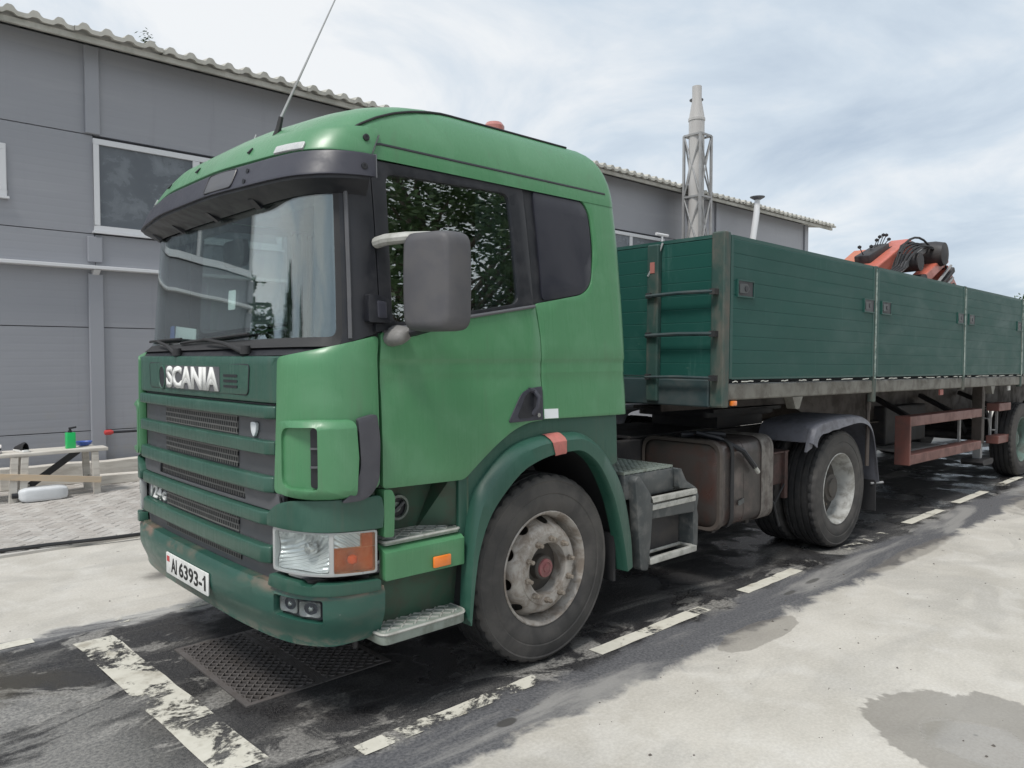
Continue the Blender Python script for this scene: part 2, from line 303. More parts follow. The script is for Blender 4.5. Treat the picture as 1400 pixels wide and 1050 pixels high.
# ------------------------------------------------------------------ helpers
def link(name, mesh, parent=None):
    o = bpy.data.objects.new(name, mesh); COL.objects.link(o)
    if parent is not None:
        o.parent = parent; inv = parent.get('_inv')
        if inv is not None: o.matrix_parent_inverse = Matrix.Translation(Vector(inv))
    return o
def thing(name, loc, label, cat, group=None, rot=None, world_parts=True):
    """an Empty at the base of a thing; its parts may be modelled in world coordinates"""
    o = bpy.data.objects.new(name, None); COL.objects.link(o); o.location = loc; o.empty_display_size = .2
    if rot: o.rotation_euler = rot
    tag(o, label, cat, group)
    if world_parts: PINV[o.name] = Matrix.Translation(-Vector(loc))
    return o
PINV = {}
def tag(o, label=None, cat=None, group=None, kind=None):
    if label: o['label'] = label
    if cat: o['category'] = cat
    if group: o['group'] = group
    if kind: o['kind'] = kind
    return o

class MB:
    def __init__(s): s.v = []; s.f = []
    def add(s, v, f):
        k = len(s.v); s.v += [tuple(p) for p in v]; s.f += [tuple(i + k for i in q) for q in f]; return s
    def box(s, lo, hi):
        (a, b, c), (d, e, f) = lo, hi
        return s.add([(a, b, c), (d, b, c), (d, e, c), (a, e, c), (a, b, f), (d, b, f), (d, e, f), (a, e, f)],
                     [(0, 3, 2, 1), (4, 5, 6, 7), (0, 1, 5, 4), (1, 2, 6, 5), (2, 3, 7, 6), (3, 0, 4, 7)])
    def obox(s, c, size, rot=(0, 0, 0)):
        from mathutils import Euler
        m = Matrix.Translation(Vector(c)) @ Euler(rot).to_matrix().to_4x4(); h = Vector(size) / 2
        P = [m @ Vector((x * h.x, y * h.y, z * h.z)) for x, y, z in ((-1, -1, -1), (1, -1, -1), (1, 1, -1), (-1, 1, -1), (-1, -1, 1), (1, -1, 1), (1, 1, 1), (-1, 1, 1))]
        return s.add(P, [(0, 3, 2, 1), (4, 5, 6, 7), (0, 1, 5, 4), (1, 2, 6, 5), (2, 3, 7, 6), (3, 0, 4, 7)])
    def bar(s, a, b, w, h, up=(0, 0, 1)):
        a, b = Vector(a), Vector(b); d = (b - a).normalized(); u = Vector(up); sd_ = d.cross(u)
        if sd_.length < 1e-4: sd_ = d.cross(Vector((1, 0, 0)))
        sd_.normalize(); u = sd_.cross(d); P = []
        for p in (a, b):
            for i, j in ((-1, -1), (1, -1), (1, 1), (-1, 1)): P.append(p + sd_ * i * w / 2 + u * j * h / 2)
        return s.add(P, [(3, 2, 1, 0), (4, 5, 6, 7), (0, 1, 5, 4), (1, 2, 6, 5), (2, 3, 7, 6), (3, 0, 4, 7)])
    def tube(s, path, r, n=8, closed=False):
        P = [Vector(p) for p in path]; m = len(P); rr = r if hasattr(r, '__len__') else [r] * m
        V = []; prev = None
        for i, p in enumerate(P):
            if closed: d = P[(i + 1) % m] - P[i - 1]
            else: d = P[min(i + 1, m - 1)] - P[max(i - 1, 0)]
            d.normalize()
            if prev is None: prev = d.cross(Vector((0, 0, 1))); prev = prev if prev.length > .05 else d.cross(Vector((1, 0, 0)))
            a = prev - d * prev.dot(d); a.normalize(); prev = a; b = d.cross(a)
            for k in range(n): V.append(p + (a * math.cos(2 * math.pi * k / n) + b * math.sin(2 * math.pi * k / n)) * rr[i])
        F = []
        for i in range(m if closed else m - 1):
            for k in range(n):
                i2 = (i + 1) % m; F.append((i * n + k, i * n + (k + 1) % n, i2 * n + (k + 1) % n, i2 * n + k))
        if not closed: F += [tuple(range(n))[::-1], tuple((m - 1) * n + k for k in range(n))]
        return s.add(V, F)
    def rev(s, prof, c=(0, 0, 0), n=48, axis='y', mod=None, cap=False):
        """surface of revolution; prof = [(radius, along axis)]"""
        V = []
        for k in range(n):
            a = 2 * math.pi * k / n; ca, sa = math.cos(a), math.sin(a)
            for i, (r, q) in enumerate(prof):
                if mod: r = mod(i, k, r)
                V.append({'y': (r * ca, q, r * sa), 'x': (q, r * ca, r * sa), 'z': (r * ca, r * sa, q)}[axis])
        m = len(prof); F = [(k * m + i, ((k + 1) % n) * m + i, ((k + 1) % n) * m + i + 1, k * m + i + 1) for k in range(n) for i in range(m - 1)]
        if cap:
            F.append(tuple(k * m for k in range(n))[::-1]); F.append(tuple(k * m + m - 1 for k in range(n)))
        V = [(x + c[0], y + c[1], z + c[2]) for x, y, z in V]
        return s.add(V, F)
    def grid(s, rows, closed_u=False):
        n = len(rows[0]); V = [p for r_ in rows for p in r_]
        F = [(i * n + k, i * n + k + 1, (i + 1) * n + k + 1, (i + 1) * n + k) for i in range(len(rows) - 1) for k in range(n - 1)]
        if closed_u: F += [(i * n + n - 1, i * n, (i + 1) * n, (i + 1) * n + n - 1) for i in range(len(rows) - 1)]
        return s.add(V, F)
    def prism(s, poly, f0, f1):
        """poly in 2D, f0/f1 map 2D point to the two faces"""
        n = len(poly); tri = tessellate_polygon([[Vector((a, b, 0)) for a, b in poly]])
        s.add([f0(*p) for p in poly] + [f1(*p) for p in poly],
              [q for q in tri] + [tuple(i + n for i in q[::-1]) for q in tri] + [(i, (i + 1) % n, (i + 1) % n + n, i + n) for i in range(n)])
        return s
    def mesh(s, name='mesh', mat=None, bevel=0, seg=2, angle=35, smooth=True, weld=True, normals=True):
        bm = bmesh.new(); vs = [bm.verts.new(p) for p in s.v]
        for f in s.f:
            if len(set(f)) > 2:
                try: bm.faces.new([vs[i] for i in dict.fromkeys(f)])
                except ValueError: pass
        if weld: bmesh.ops.remove_doubles(bm, verts=bm.verts, dist=1e-5)
        if normals: bmesh.ops.recalc_face_normals(bm, faces=bm.faces)
        if bevel:
            ed = [e_ for e_ in bm.edges if len(e_.link_faces) == 2 and e_.calc_face_angle(0) > R(angle)]
            if ed: bmesh.ops.bevel(bm, geom=ed, offset=bevel, segments=seg, affect='EDGES', profile=.5, clamp_overlap=True)
        me = bpy.data.meshes.new(name); bm.to_mesh(me); bm.free()
        if smooth:
            me.polygons.foreach_set('use_smooth', [True] * len(me.polygons)); me.set_sharp_from_angle(angle=R(angle))
        if mat: me.materials.append(MATS[mat])
        return me
    def build(s, name, mat, parent=None, label=None, **k):
        me = s.mesh(name, mat, **k); o = bpy.data.objects.new(name, me); COL.objects.link(o)
        if parent is not None:
            o.parent = parent; r_ = parent
            while r_ is not None and r_.name not in PINV: r_ = r_.parent
            if r_ is not None and parent is r_: o.matrix_parent_inverse = PINV[r_.name]
        if label: o['label'] = label
        return o

def rpoly(pts, r, n=5):
    """rounded polygon; r one radius or one per corner"""
    m = len(pts); out_ = []; rs = r if hasattr(r, '__len__') else [r] * m
    for i in range(m):
        p, a, b = Vector(pts[i]), Vector(pts[i - 1]), Vector(pts[(i + 1) % m]); q = rs[i]
        if q <= 0: out_.append(tuple(p)); continue
        da, db = (a - p), (b - p); q = min(q, da.length * .48, db.length * .48); A = p + da.normalized() * q; B_ = p + db.normalized() * q
        for k in range(n + 1):
            t_ = k / n; out_.append(tuple(A * (1 - t_) ** 2 + p * 2 * t_ * (1 - t_) + B_ * t_ ** 2))
    return out_
def interp(x, xs, ys):
    if x <= xs[0]: return ys[0]
    for i in range(len(xs) - 1):
        if x <= xs[i + 1]: return ys[i] + (ys[i + 1] - ys[i]) * (x - xs[i]) / (xs[i + 1] - xs[i])
    return ys[-1]
def sm(a, b, x):
    t_ = max(0, min(1, (x - a) / (b - a))); return t_ * t_ * (3 - 2 * t_)

def patch(outer, mapf, off=0.0, thick=.015, su=.06, sz=.12, holes=(), uext=(), zext=()):
    """a curved panel cut from the surface mapf(u, z, offset), with real thickness"""
    bm = bmesh.new(); edges = []
    for loop in [outer] + list(holes):
        vs = [bm.verts.new((p[0], p[1], 0)) for p in loop]
        for i in range(len(vs)): edges.append(bm.edges.new((vs[i], vs[(i + 1) % len(vs)])))
    if not holes: bm.faces.new([e_.verts[0] for e_ in edges])
    else: bmesh.ops.triangle_fill(bm, use_beauty=True, use_dissolve=False, edges=edges)
    xs = [p[0] for p in outer]; ys = [p[1] for p in outer]
    def cuts(lo, hi, st_, ext):
        k = math.floor(lo / st_) + 1; r_ = []
        while k * st_ < hi: r_.append(k * st_); k += 1
        return r_ + [q for q in ext if lo < q < hi]
    for u in cuts(min(xs), max(xs), su, uext): bmesh.ops.bisect_plane(bm, geom=bm.verts[:] + bm.edges[:] + bm.faces[:], plane_co=(u, 0, 0), plane_no=(1, 0, 0), dist=1e-5)
    for z in cuts(min(ys), max(ys), sz, zext): bmesh.ops.bisect_plane(bm, geom=bm.verts[:] + bm.edges[:] + bm.faces[:], plane_co=(0, z, 0), plane_no=(0, 1, 0), dist=1e-5)
    bm.verts.index_update(); n = len(bm.verts); P = [(v.co.x, v.co.y) for v in bm.verts]
    m = MB(); fs = [[v.index for v in f.verts] for f in bm.faces]
    V = [mapf(u, z, off) for u, z in P] + [mapf(u, z, off - thick) for u, z in P]
    F = [tuple(f) for f in fs] + [tuple(i + n for i in f[::-1]) for f in fs]
    for e_ in bm.edges:
        if len(e_.link_faces) == 1: a, b = e_.verts[0].index, e_.verts[1].index; F.append((a, b, b + n, a + n))
    bm.free(); return m.add(V, F)

def text_mesh(txt, h, mapf, mat, name, parent, width=None, bold=.0, shear=0.0, depth=.004, label=None):
    """raised lettering laid on a surface: mapf(s along text from its centre, t up from baseline, d out)"""
    c = bpy.data.curves.new('txt', 'FONT'); c.body = txt; c.size = 1; c.offset = bold; c.shear = shear; c.resolution_u = 3; c.fill_mode = 'FRONT'
    o = bpy.data.objects.new('txt', c); COL.objects.link(o); bpy.context.view_layer.update()
    me = bpy.data.meshes.new_from_object(o.evaluated_get(bpy.context.evaluated_depsgraph_get()))
    bpy.data.objects.remove(o, do_unlink=True)
    vs = [v.co.copy() for v in me.vertices]; x0 = min(v.x for v in vs); x1 = max(v.x for v in vs); y0 = min(v.y for v in vs); y1 = max(v.y for v in vs)
    kx = (width / (x1 - x0)) if width else h / (y1 - y0); ky = h / (y1 - y0)
    bm = bmesh.new(); bm.from_mesh(me); bmesh.ops.remove_doubles(bm, verts=bm.verts, dist=1e-4)
    ret = bmesh.ops.extrude_face_region(bm, geom=bm.faces[:]); top = {v for v in ret['geom'] if isinstance(v, bmesh.types.BMVert)}
    for v in bm.verts: v.co = Vector(mapf((v.co.x - (x0 + x1) / 2) * kx, (v.co.y - y0) * ky, depth if v in top else 0.0))
    bmesh.ops.recalc_face_normals(bm, faces=bm.faces)
    m2 = bpy.data.meshes.new(name); bm.to_mesh(m2); bm.free(); m2.materials.append(MATS[mat])
    ob = bpy.data.objects.new(name, m2); COL.objects.link(ob)
    if parent is not None:
        ob.parent = parent
        if parent.name in PINV: ob.matrix_parent_inverse = PINV[parent.name]
    if label: ob['label'] = label
    return ob
def copy_tree(o, parent=None):
    c = o.copy(); COL.objects.link(c); c.parent = parent
    for ch in o.children: copy_tree(ch, c)
    return c

# ------------------------------------------------------------------ ground, drain, paving
GX0, GX1, GY0, GY1 = 0.0, .83, -.60, .385
xs_, ys_ = [-400, GX0, GX1, 600], [-400, GY0, GY1, 600]
g = MB()
for i in range(3):
    for j in range(3):
        if i == 1 and j == 1: continue
        g.add([(xs_[i], ys_[j], 0), (xs_[i + 1], ys_[j], 0), (xs_[i + 1], ys_[j + 1], 0), (xs_[i], ys_[j + 1], 0)], [(0, 1, 2, 3)])
ground = g.build('ground', 'ground', smooth=False, normals=False); tag(ground, kind='structure')
pit = MB(); z0 = -.35
pit.add([(GX0, GY0, 0), (GX1, GY0, 0), (GX1, GY1, 0), (GX0, GY1, 0), (GX0, GY0, z0), (GX1, GY0, z0), (GX1, GY1, z0), (GX0, GY1, z0)],
        [(4, 5, 6, 7), (0, 1, 5, 4), (1, 2, 6, 5), (2, 3, 7, 6), (3, 0, 4, 7)])
tag(pit.build('drain_pit', 'pit_dark', smooth=False), kind='structure')
def dash(x0, x1, yc, wid=.10, wear=.46, slope=0.0):
    m = MB(); n = 12; P = []
    for i in range(n + 1):
        x = x0 + (x1 - x0) * i / n; P.append((x, yc + slope * (x - x0) - wid / 2 + rnd.uniform(-.004, .004), .004))
    Q = [(p[0] + rnd.uniform(-.004, .004), p[1] + wid + rnd.uniform(-.006, .006), .004) for p in P]
    m.grid([P, Q]); o = m.build('lane_dash', 'worn_white', ground, smooth=False); o['wear'] = wear; return o
for a, b, wv in ((.18, 1.27, .47), (1.75, 2.86, .38), (3.37, 4.2, .36), (5.1, 6.0, .50), (6.6, 7.6, .40), (8.15, 9.25, .40), (9.9, 10.9, .42), (11.6, 12.6, .42), (13.2, 14.2, .42)):
    dash(a, b, -1.32 + .012 * a, .10, wv)
for a, b, wv in ((-1.75, -.56, .38), (-.12, .56, .51), (1.1, 2.1, .5)): dash(a, b, 1.11, .10, wv)
o = MB().grid([[(-.40 + .005 * i + rnd.uniform(-.006, .006) + k * .215, .87 - .1655 * i, .004) for i in range(13)] for k in range(2)]).build('stop_line', 'worn_white', ground, smooth=False); o['wear'] = .44

grate = thing('drain_grate', ((GX0 + GX1) / 2, (GY0 + GY1) / 2, 0), 'black steel mesh grate over the drain pit in the ground', 'grate')
def grate_half(x0, x1):
    fr_ = MB(); b = .03
    for lo, hi in (((x0, GY0 + .002, -.03), (x0 + b, GY1 - .002, .006)), ((x1 - b, GY0 + .002, -.03), (x1, GY1 - .002, .006)),
                   ((x0 + b, GY0 + .002, -.03), (x1 - b, GY0 + b, .006)), ((x0 + b, GY1 - b, -.03), (x1 - b, GY1 - .002, .006))): fr_.box(lo, hi)
    fr_.build('grate_frame', 'grate_steel', grate, smooth=False)
    m = MB(); cx, cy = .029, .060; ny = int((GY1 - GY0 - 2 * b) / cy) + 1; nx = int((x1 - x0 - 2 * b) / cx)
    for i in range(nx + 1):
        ph = (i % 2) * .5; pts = []
        for j in range(2 * ny + 1):
            y = GY0 + b + (j * .5) * cy; k = (j + (i % 2)) % 2
            pts.append((min(max(x0 + b + i * cx + (.46 * cx if k else -.46 * cx), x0 + b), x1 - b), min(y, GY1 - b), .002 + (.003 if k else 0)))
        for p, q in zip(pts, pts[1:]): 
            if abs(p[1] - q[1]) > .004: m.bar(p, q, .007, .012)
    tag(m.build('grate_mesh', 'grate_steel', grate, smooth=False, weld=False, normals=False), kind='stuff')
grate_half(GX0 + .003, .415); grate_half(.42, GX1 - .003)

# paving of small blocks laid in herringbone beside the building
PX0, PX1, PY0, PY1 = -6.0, 24.0, 3.42, 7.28
pv = MB().box((PX0, PY0, -.02), (PX1, PY1, .024)); paving = pv.build('paving', 'paver_joint', smooth=False); tag(paving, kind='structure')
L_, W_ = .20, .10; blocks = []; ca = math.cos(R(45)); near = []; far = []
for i in range(-260, 260):
    for j in range(-110, 110):
        # herringbone: pairs of one horizontal and one vertical block on a diagonal lattice
        bx, by = i * W_ + j * L_ * 0, 0
        k = (i - j) % 4
        if k == 0: c, rot = ((i + 1.0) * W_, (j + .5) * W_), 0
        elif k == 2: c, rot = ((i + .5) * W_, (j + 1.0) * W_ - W_), 90
        else: continue
        x, y = c[0] * ca - c[1] * ca + 3, c[0] * ca + c[1] * ca + 3
        if PX0 + .12 < x < 12 and PY0 + .09 < y < PY1 - .09: (near if (-.45 < x < 1.75 and y < 6.0) else far).append((x, y, R(45 + rot)))
near.sort(key=lambda q: (q[0] - .6) ** 2 * 1.2 + (q[1] - 3.2) ** 2); far += near[300:]; near = near[:300]
pmesh = MB().box((-.095, -.045, 0), (.095, .045, .018)).mesh('paver', 'paver', bevel=.006, seg=1, smooth=False)
for x, y, a in near:
    o = bpy.data.objects.new('paver', pmesh); COL.objects.link(o); o.parent = paving; o.location = (x, y, .0125 + rnd.uniform(-.004, .003)); o.rotation_euler = (rnd.uniform(-.01, .01), rnd.uniform(-.01, .01), a)
fm = MB()
for x, y, a in far:
    c_, s_ = math.cos(a), math.sin(a); P = []
    h = .03 + rnd.uniform(-.004, .003)
    for zq, k in ((.022, 1), (h, .97)):
        for ax, ay in ((-.095, -.045), (.095, -.045), (.095, .045), (-.095, .045)): P.append((x + (ax * c_ - ay * s_) * k, y + (ax * s_ + ay * c_) * k, zq))
    fm.add(P, [(4, 5, 6, 7), (0, 1, 5, 4), (1, 2, 6, 5), (2, 3, 7, 6), (3, 0, 4, 7)])
tag(fm.build('paver_field', 'paver', paving, smooth=False, weld=False, normals=False), kind='stuff')
gm_ = MB()
for i in range(300):
    if i < 230: x, y = rnd.uniform(-.8, 9), -1.5 - abs(rnd.gauss(0, 1.0))
    else: x, y = rnd.uniform(-1.5, 2), rnd.uniform(1.2, 3.3)
    s_ = rnd.choice((.0018, .0022, .003, .003, .0055)) * rnd.uniform(.7, 1.3); a = rnd.uniform(0, 3.1); c_, d_ = math.cos(a), math.sin(a)
    P = [(x + (p * c_ - q * d_) * s_, y + (p * d_ + q * c_) * s_, z * s_) for p, q, z in ((-1.3, -.8, 0), (1.2, -1, 0), (1.4, .7, 0), (-1, 1, 0), (-.6, -.4, .9), (.6, -.5, 1), (.5, .4, .8), (-.5, .5, .7))]
    gm_.add(P, [(4, 5, 6, 7), (0, 1, 5, 4), (1, 2, 6, 5), (2, 3, 7, 6), (3, 0, 4, 7)])
tag(gm_.build('grit', 'grit', smooth=False, weld=False, normals=False), 'small dark grit scattered over the pale concrete', 'grit', kind='stuff')
hose = MB().tube([(-4 + .25 * i, 3.47 + .05 * math.sin(i * .6) - (.03 * (i - 16) if i > 16 else 0), .03 + .018) for i in range(30)], .017)
tag(hose.build('water_hose', 'hose'), 'black hose lying along the edge of the block paving', 'hose')

# ------------------------------------------------------------------ building
WY, BX0, BX1, HT = 7.3, -3.7, 22.0, 5.85
bld = thing('warehouse', ((BX0 + BX1) / 2, WY + 5, 0), 'long grey metal panelled building with white framed windows behind the truck', 'building')
MB().box((BX0 + .02, WY + .06, 0), (BX1 - .02, WY + 10, HT - .05)).build('wall_core', 'wall_joint', bld, smooth=False)
MB().box((BX1 - .02, WY + .004, 0), (BX1 + .03, WY + 10.02, HT)).build('end_wall', 'wall_grey', bld, smooth=False)
MB().box((BX0 - .03, WY + .004, 0), (BX0 + .02, WY + 10.02, HT)).build('end_wall', 'wall_grey', bld, smooth=False)
cols = [1.40 + 5.1 * k for k in range(-1, 5)] ; zs = [0.0, .68, 2.08, 3.34, 4.66, HT]
edges_ = [BX0 + .02] + cols + [BX1 - .02]
for a, b in zip(edges_, edges_[1:]):
    for z0, z1 in zip(zs, zs[1:]):
        segs = [(a, b)]
        if z0 == 3.34 and b - a > 4: segs = [(a + 2.72, b)]
        for p, q in segs: MB().box((p + .004, WY, z0 + .005), (q - .004, WY + .06, z1 - .005)).build('wall_panel', 'wall_grey', bld, bevel=.004, seg=1, smooth=False)
def window(x0, x1, z0, z1, mull, parent=bld):
    f = MB(); d0, d1, w_ = WY - .035, WY + .05, .075
    f.box((x0, d0, z0), (x1, d1, z0 + w_)).box((x0, d0, z1 - w_), (x1, d1, z1)).box((x0, d0, z0 + w_), (x0 + w_, d1, z1 - w_)).box((x1 - w_, d0, z0 + w_), (x1, d1, z1 - w_))
    for mx_ in mull: f.box((mx_ - .05, d0 + .004, z0 + w_), (mx_ + .05, d1, z1 - w_))
    wi = f.build('window', 'trim_white', parent, bevel=.006, seg=1, smooth=False)
    e_ = [x0 + w_] + [q for mm in mull for q in (mm - .05, mm + .05)] + [x1 - w_]
    for a, b in zip(e_[::2], e_[1::2]): MB().box((a, WY + .0, z0 + w_), (b, WY + .012, z1 - w_)).build('pane', 'window_grey', wi, smooth=False)
    MB().box((x0 - .02, WY - .07, z0 - .03), (x1 + .02, WY - .002, z0 - .002)).build('sill', 'trim_white', wi, smooth=False)
    MB().box((x0 + w_, WY + .052, z0 + w_), (x1 - w_, WY + .058, z1 - w_)).build('blind', 'blind', wi, smooth=False)
for cx in cols[:-1]: window(cx - .01, cx + 2.68, 3.38, 4.62, (cx + 1.36,))
window(-.62, .40, 3.70, 4.36, ())
for cx in cols:
    for z0, z1 in ((0, 2.80), (2.96, 3.30), (4.67, HT - .02)):
        MB().box((cx - .10, WY - .05, z0), (cx + .08, WY - .001, z1)).build('column', 'wall_column', bld, bevel=.008, seg=1, smooth=False)
    MB().prism([(WY - .15, 2.85), (WY - .002, 2.85), (WY - .002, 2.76)], lambda y, z, c=cx: (c - .05, y, z), lambda y, z, c=cx: (c + .03, y, z)).build('ledge_bracket', 'ledge', bld, smooth=False)
MB().box((BX0 - .05, WY - .17, 2.855), (BX1 + .05, WY - .002, 2.90)).build('ledge', 'ledge', bld, bevel=.005, seg=1, smooth=False)
# corrugated roof sheets: narrow rounded ribs, eave edge towards the yard
def rib(x):
    f_ = (x / .27) % 1.0; d = abs(f_ - .5) / .5
    return .062 * (1 - sm(.18, .62, d))
EY, slope = 6.86, .14
x = BX0 - .6
while x < BX1 + .95:
    x1 = min(x + 1.08, BX1 + 1.0); n = max(4, int((x1 - x) / .0225)); dz = rnd.uniform(-.008, .008); ey = EY + rnd.uniform(-.02, .02)
    rows = []
    for (yy, zo) in ((ey, 0), (WY + 10.2, 0)): rows.append([(x + (x1 - x) * i / n, yy, HT + .035 + dz + slope * (yy - EY) + rib(x + (x1 - x) * i / n)) for i in range(n + 1)])
    for (yy, zo) in ((WY + 10.2, 0), (ey, 0)): rows.append([(x + (x1 - x) * i / n, yy, HT - .02 + dz + slope * (yy - EY) + rib(x + (x1 - x) * i / n) * .55) for i in range(n + 1)])
    rows.append(rows[0]); MB().grid(rows).build('roof_sheet', 'roof_sheet', bld, angle=40)
    x += 1.08
MB().box((BX0 - .5, EY + .06, HT - .10), (BX1 + .9, EY + .11, HT - .03)).build('eave_rail', 'roof_sheet', bld, smooth=False)
# a weed on the roof edge
m = MB()
for i in range(60):
    c = Vector((1.98 + rnd.gauss(0, .04), 6.93 + rnd.gauss(0, .03), 5.93 + abs(rnd.gauss(0, .07)))); a = rnd.uniform(0, 6.28); s_ = rnd.uniform(.015, .03)
    d = Vector((math.cos(a), math.sin(a), rnd.uniform(-.2, .8))) * s_; e_ = Vector((-math.sin(a), math.cos(a), 0)) * s_ * .6
    m.add([c - d, c + e_, c + d, c - e_], [(0, 1, 2, 3)])
tag(m.build('weed', 'leaf', smooth=False, weld=False, normals=False), 'small green weed growing on the edge of the corrugated roof', 'plant')

# chimney mast and flues
ch = thing('chimney', (14.72, 6.62, 0), 'tall grey twin pipe chimney in a lattice mast beside the building', 'chimney')
cx, cy = 14.72, 6.62
MB().rev([(.19, 0), (.19, 7.45), (.205, 7.46), (.205, 7.52), (.19, 7.53), (.115, 7.95), (.115, 8.30), (.10, 8.30), (.10, 7.9)], (cx - .05, cy, 0), 24, 'z').build('flue_pipe', 'flue', ch)
MB().rev([(.15, 0), (.15, 7.75), (.07, 7.80), (.07, 8.05)], (cx + .20, cy + .18, 0), 20, 'z').build('flue_pipe', 'flue', ch)
MB().rev([(.07, 8.02), (.17, 8.06), (.17, 8.08), (.0, 8.16)], (cx + .20, cy + .18, 0), 20, 'z').build('rain_cap', 'dark_cap', ch)
hw = .235; crn = [(-hw, -hw), (hw, -hw), (hw, hw), (-hw, hw)]; lev = [0, 1.4, 2.8, 4.2, 5.6, 7.1]
for a, b in crn: MB().bar((cx + a, cy + b, 0), (cx + a, cy + b, 7.1), .055, .055, (1, 0, 0)).build('mast_leg', 'steel_grey', ch, smooth=False)
for i in range(4):
    a, b = crn[i], crn[(i + 1) % 4]
    for k, z in enumerate(lev[1:]): MB().bar((cx + a[0], cy + a[1], z), (cx + b[0], cy + b[1], z), .045, .045).build('mast_ring', 'steel_grey', ch, smooth=False)
    for z0, z1 in zip(lev, lev[1:]):
        MB().tube([(cx + a[0], cy + a[1], z0), (cx + b[0], cy + b[1], z1)], .02, 6).build('mast_brace', 'steel_grey', ch)
        MB().tube([(cx + b[0], cy + b[1], z0), (cx + a[0], cy + a[1], z1)], .02, 6).build('mast_brace', 'steel_grey', ch)
fl = thing('vent_flue', (17.55, 6.72, 0), 'slim pale vent pipe with a dark cap by the eave', 'flue')
MB().tube([(17.45, 6.72, 0), (17.50, 6.72, 4.6), (17.72, 6.70, 5.62), (17.76, 6.70, 6.02)], [.085, .085, .085, .07], 12).build('pipe', 'trim_white', fl)
MB().rev([(.08, 5.98), (.20, 6.05), (.20, 6.07), (.0, 6.10)], (17.76, 6.70, 0), 16, 'z').build('rain_cap', 'dark_cap', fl)
tp = thing('tap_pipe', (13.5, 6.78, 0), 'small white vent pipe with a crossbar near the wall', 'pipe')
MB().tube([(13.5, 6.78, 0), (13.5, 6.78, 4.54)], .03, 8).build('pipe', 'trim_white', tp); MB().tube([(13.27, 6.78, 4.58), (13.73, 6.78, 4.58)], .035, 8).build('crossbar', 'trim_white', tp)

# ------------------------------------------------------------------ yard things beside the wall
bn = thing('work_bench', (.55, 6.2, 0), 'pale rough wooden trestle bench by the grey wall', 'bench')
def slab(pts, z0, z1, m=None):
    m = m or MB(); return m.prism(pts, lambda a, b: (a, b, z0), lambda a, b: (a, b, z1))
slab([(-.35, 6.02), (.3, 5.99), (.8, 6.03), (1.17, 6.0), (1.18, 6.26), (.4, 6.28), (-.35, 6.27)], .545, .585).build('top_board', 'wood_pale', bn, bevel=.006)
slab([(-.35, 6.29), (.5, 6.30), (1.12, 6.29), (1.12, 6.52), (-.35, 6.52)], .54, .575).build('top_board', 'wood_pale', bn, bevel=.006)
for x, y in ((.30, 6.02), (.30, 6.48), (1.03, 6.05), (1.03, 6.48), (.20, 6.02)): MB().bar((x - (.03 if x < .6 else -.02), y, .012), (x, y, .542), .05, .075).build('leg', 'wood_pale', bn, bevel=.004, smooth=False)
MB().bar((-.2, 5.985, .375), (1.08, 5.985, .20), .022, .07).build('brace', 'wood_raw', bn, smooth=False)
MB().bar((.34, 6.46, .08), (.95, 6.46, .52), .022, .075).build('brace', 'wood_dark', bn, smooth=False)
for x in (.30, 1.03): MB().bar((x + .04, 6.06, .18), (x + .04, 6.46, .18), .02, .07).build('rail', 'wood_pale', bn, smooth=False)
bt = thing('spray_bottle', (.80, 6.18, .585), 'bright green spray bottle standing on the wooden bench', 'bottle')
slab(rpoly([(.75, 6.14), (.855, 6.14), (.855, 6.22), (.75, 6.22)], .018), .586, .775).build('body', 'bottle_green', bt, bevel=.014, seg=3)
MB().rev([(.022, .77), (.022, .80), (.014, .80), (.014, .825)], (.80, 6.18, 0), 14, 'z', cap=True).build('cap', 'black_plastic', bt)
MB().bar((.785, 6.18, .825), (.865, 6.16, .838), .02, .022).build('nozzle', 'black_plastic', bt, bevel=.004)
bw = MB().rev([(.05, .587), (.075, .60), (.095, .64), (.09, .64), (.07, .605), (.0, .60)], (.99, 6.36, 0), 20, 'z').build('bowl', 'blue'); tag(bw, 'small dark blue bowl on the bench behind the green bottle', 'bowl')
def shoe(x, y, rz, label):
    t_ = thing('shoe', (x, y, .587), label, 'shoe', 'shoes on the bench', (0, 0, rz), world_parts=False)
    prof = [(-.13, .035, .085), (-.10, .04, .095), (-.05, .041, .085), (0, .043, .07), (.05, .05, .055), (.10, .047, .04), (.14, .03, .028)]; rows = []
    for px_, w_, h_ in prof: rows.append([(px_, w_ * math.cos(a), .022 + h_ * math.sin(a)) for a in [math.pi * k / 8 for k in range(9)]])
    MB().grid(rows).build('upper', 'shoe', t_)
    sole = [(-.145, -.035), (-.145, .035), (-.05, .042), (.06, .055), (.13, .042), (.155, 0), (.13, -.042), (.06, -.055), (-.05, -.042)]
    slab(rpoly(sole, .02, 3), 0, .026).build('sole', 'white_paint', t_, bevel=.004)
    for k in range(2): MB().tube([(-.02 + .06 * k, -.05, .06), (.01 + .06 * k, -.045, .085), (.03 + .06 * k, -.02, .09 - .02 * k)], .006, 6).build('stripe', 'white_paint', t_)
shoe(.30, 6.2, R(100), 'black trainer with a white stripe on the bench, heel to the wall'); shoe(.05, 6.2, R(75), 'black trainer with white sole at the cut off end of the bench')
cn = thing('canister', (.45, 5.9, .03), 'white plastic canister lying on its side under the bench', 'canister')
rows = []
for x, k in ((.22, .45), (.24, .8), (.29, 1), (.62, 1), (.69, .85), (.71, .5)):
    rows.append([(x, 5.98 + k * a, .11 + k * b) for a, b in rpoly([(-.115, -.078), (.115, -.078), (.115, .078), (-.115, .078)], .035, 3)])
m = MB().grid(rows, True); n = len(rows[0]); m.f += [tuple(range(n)), tuple(range(5 * n, 6 * n))[::-1]]; m.build('body', 'canister', cn, angle=50)
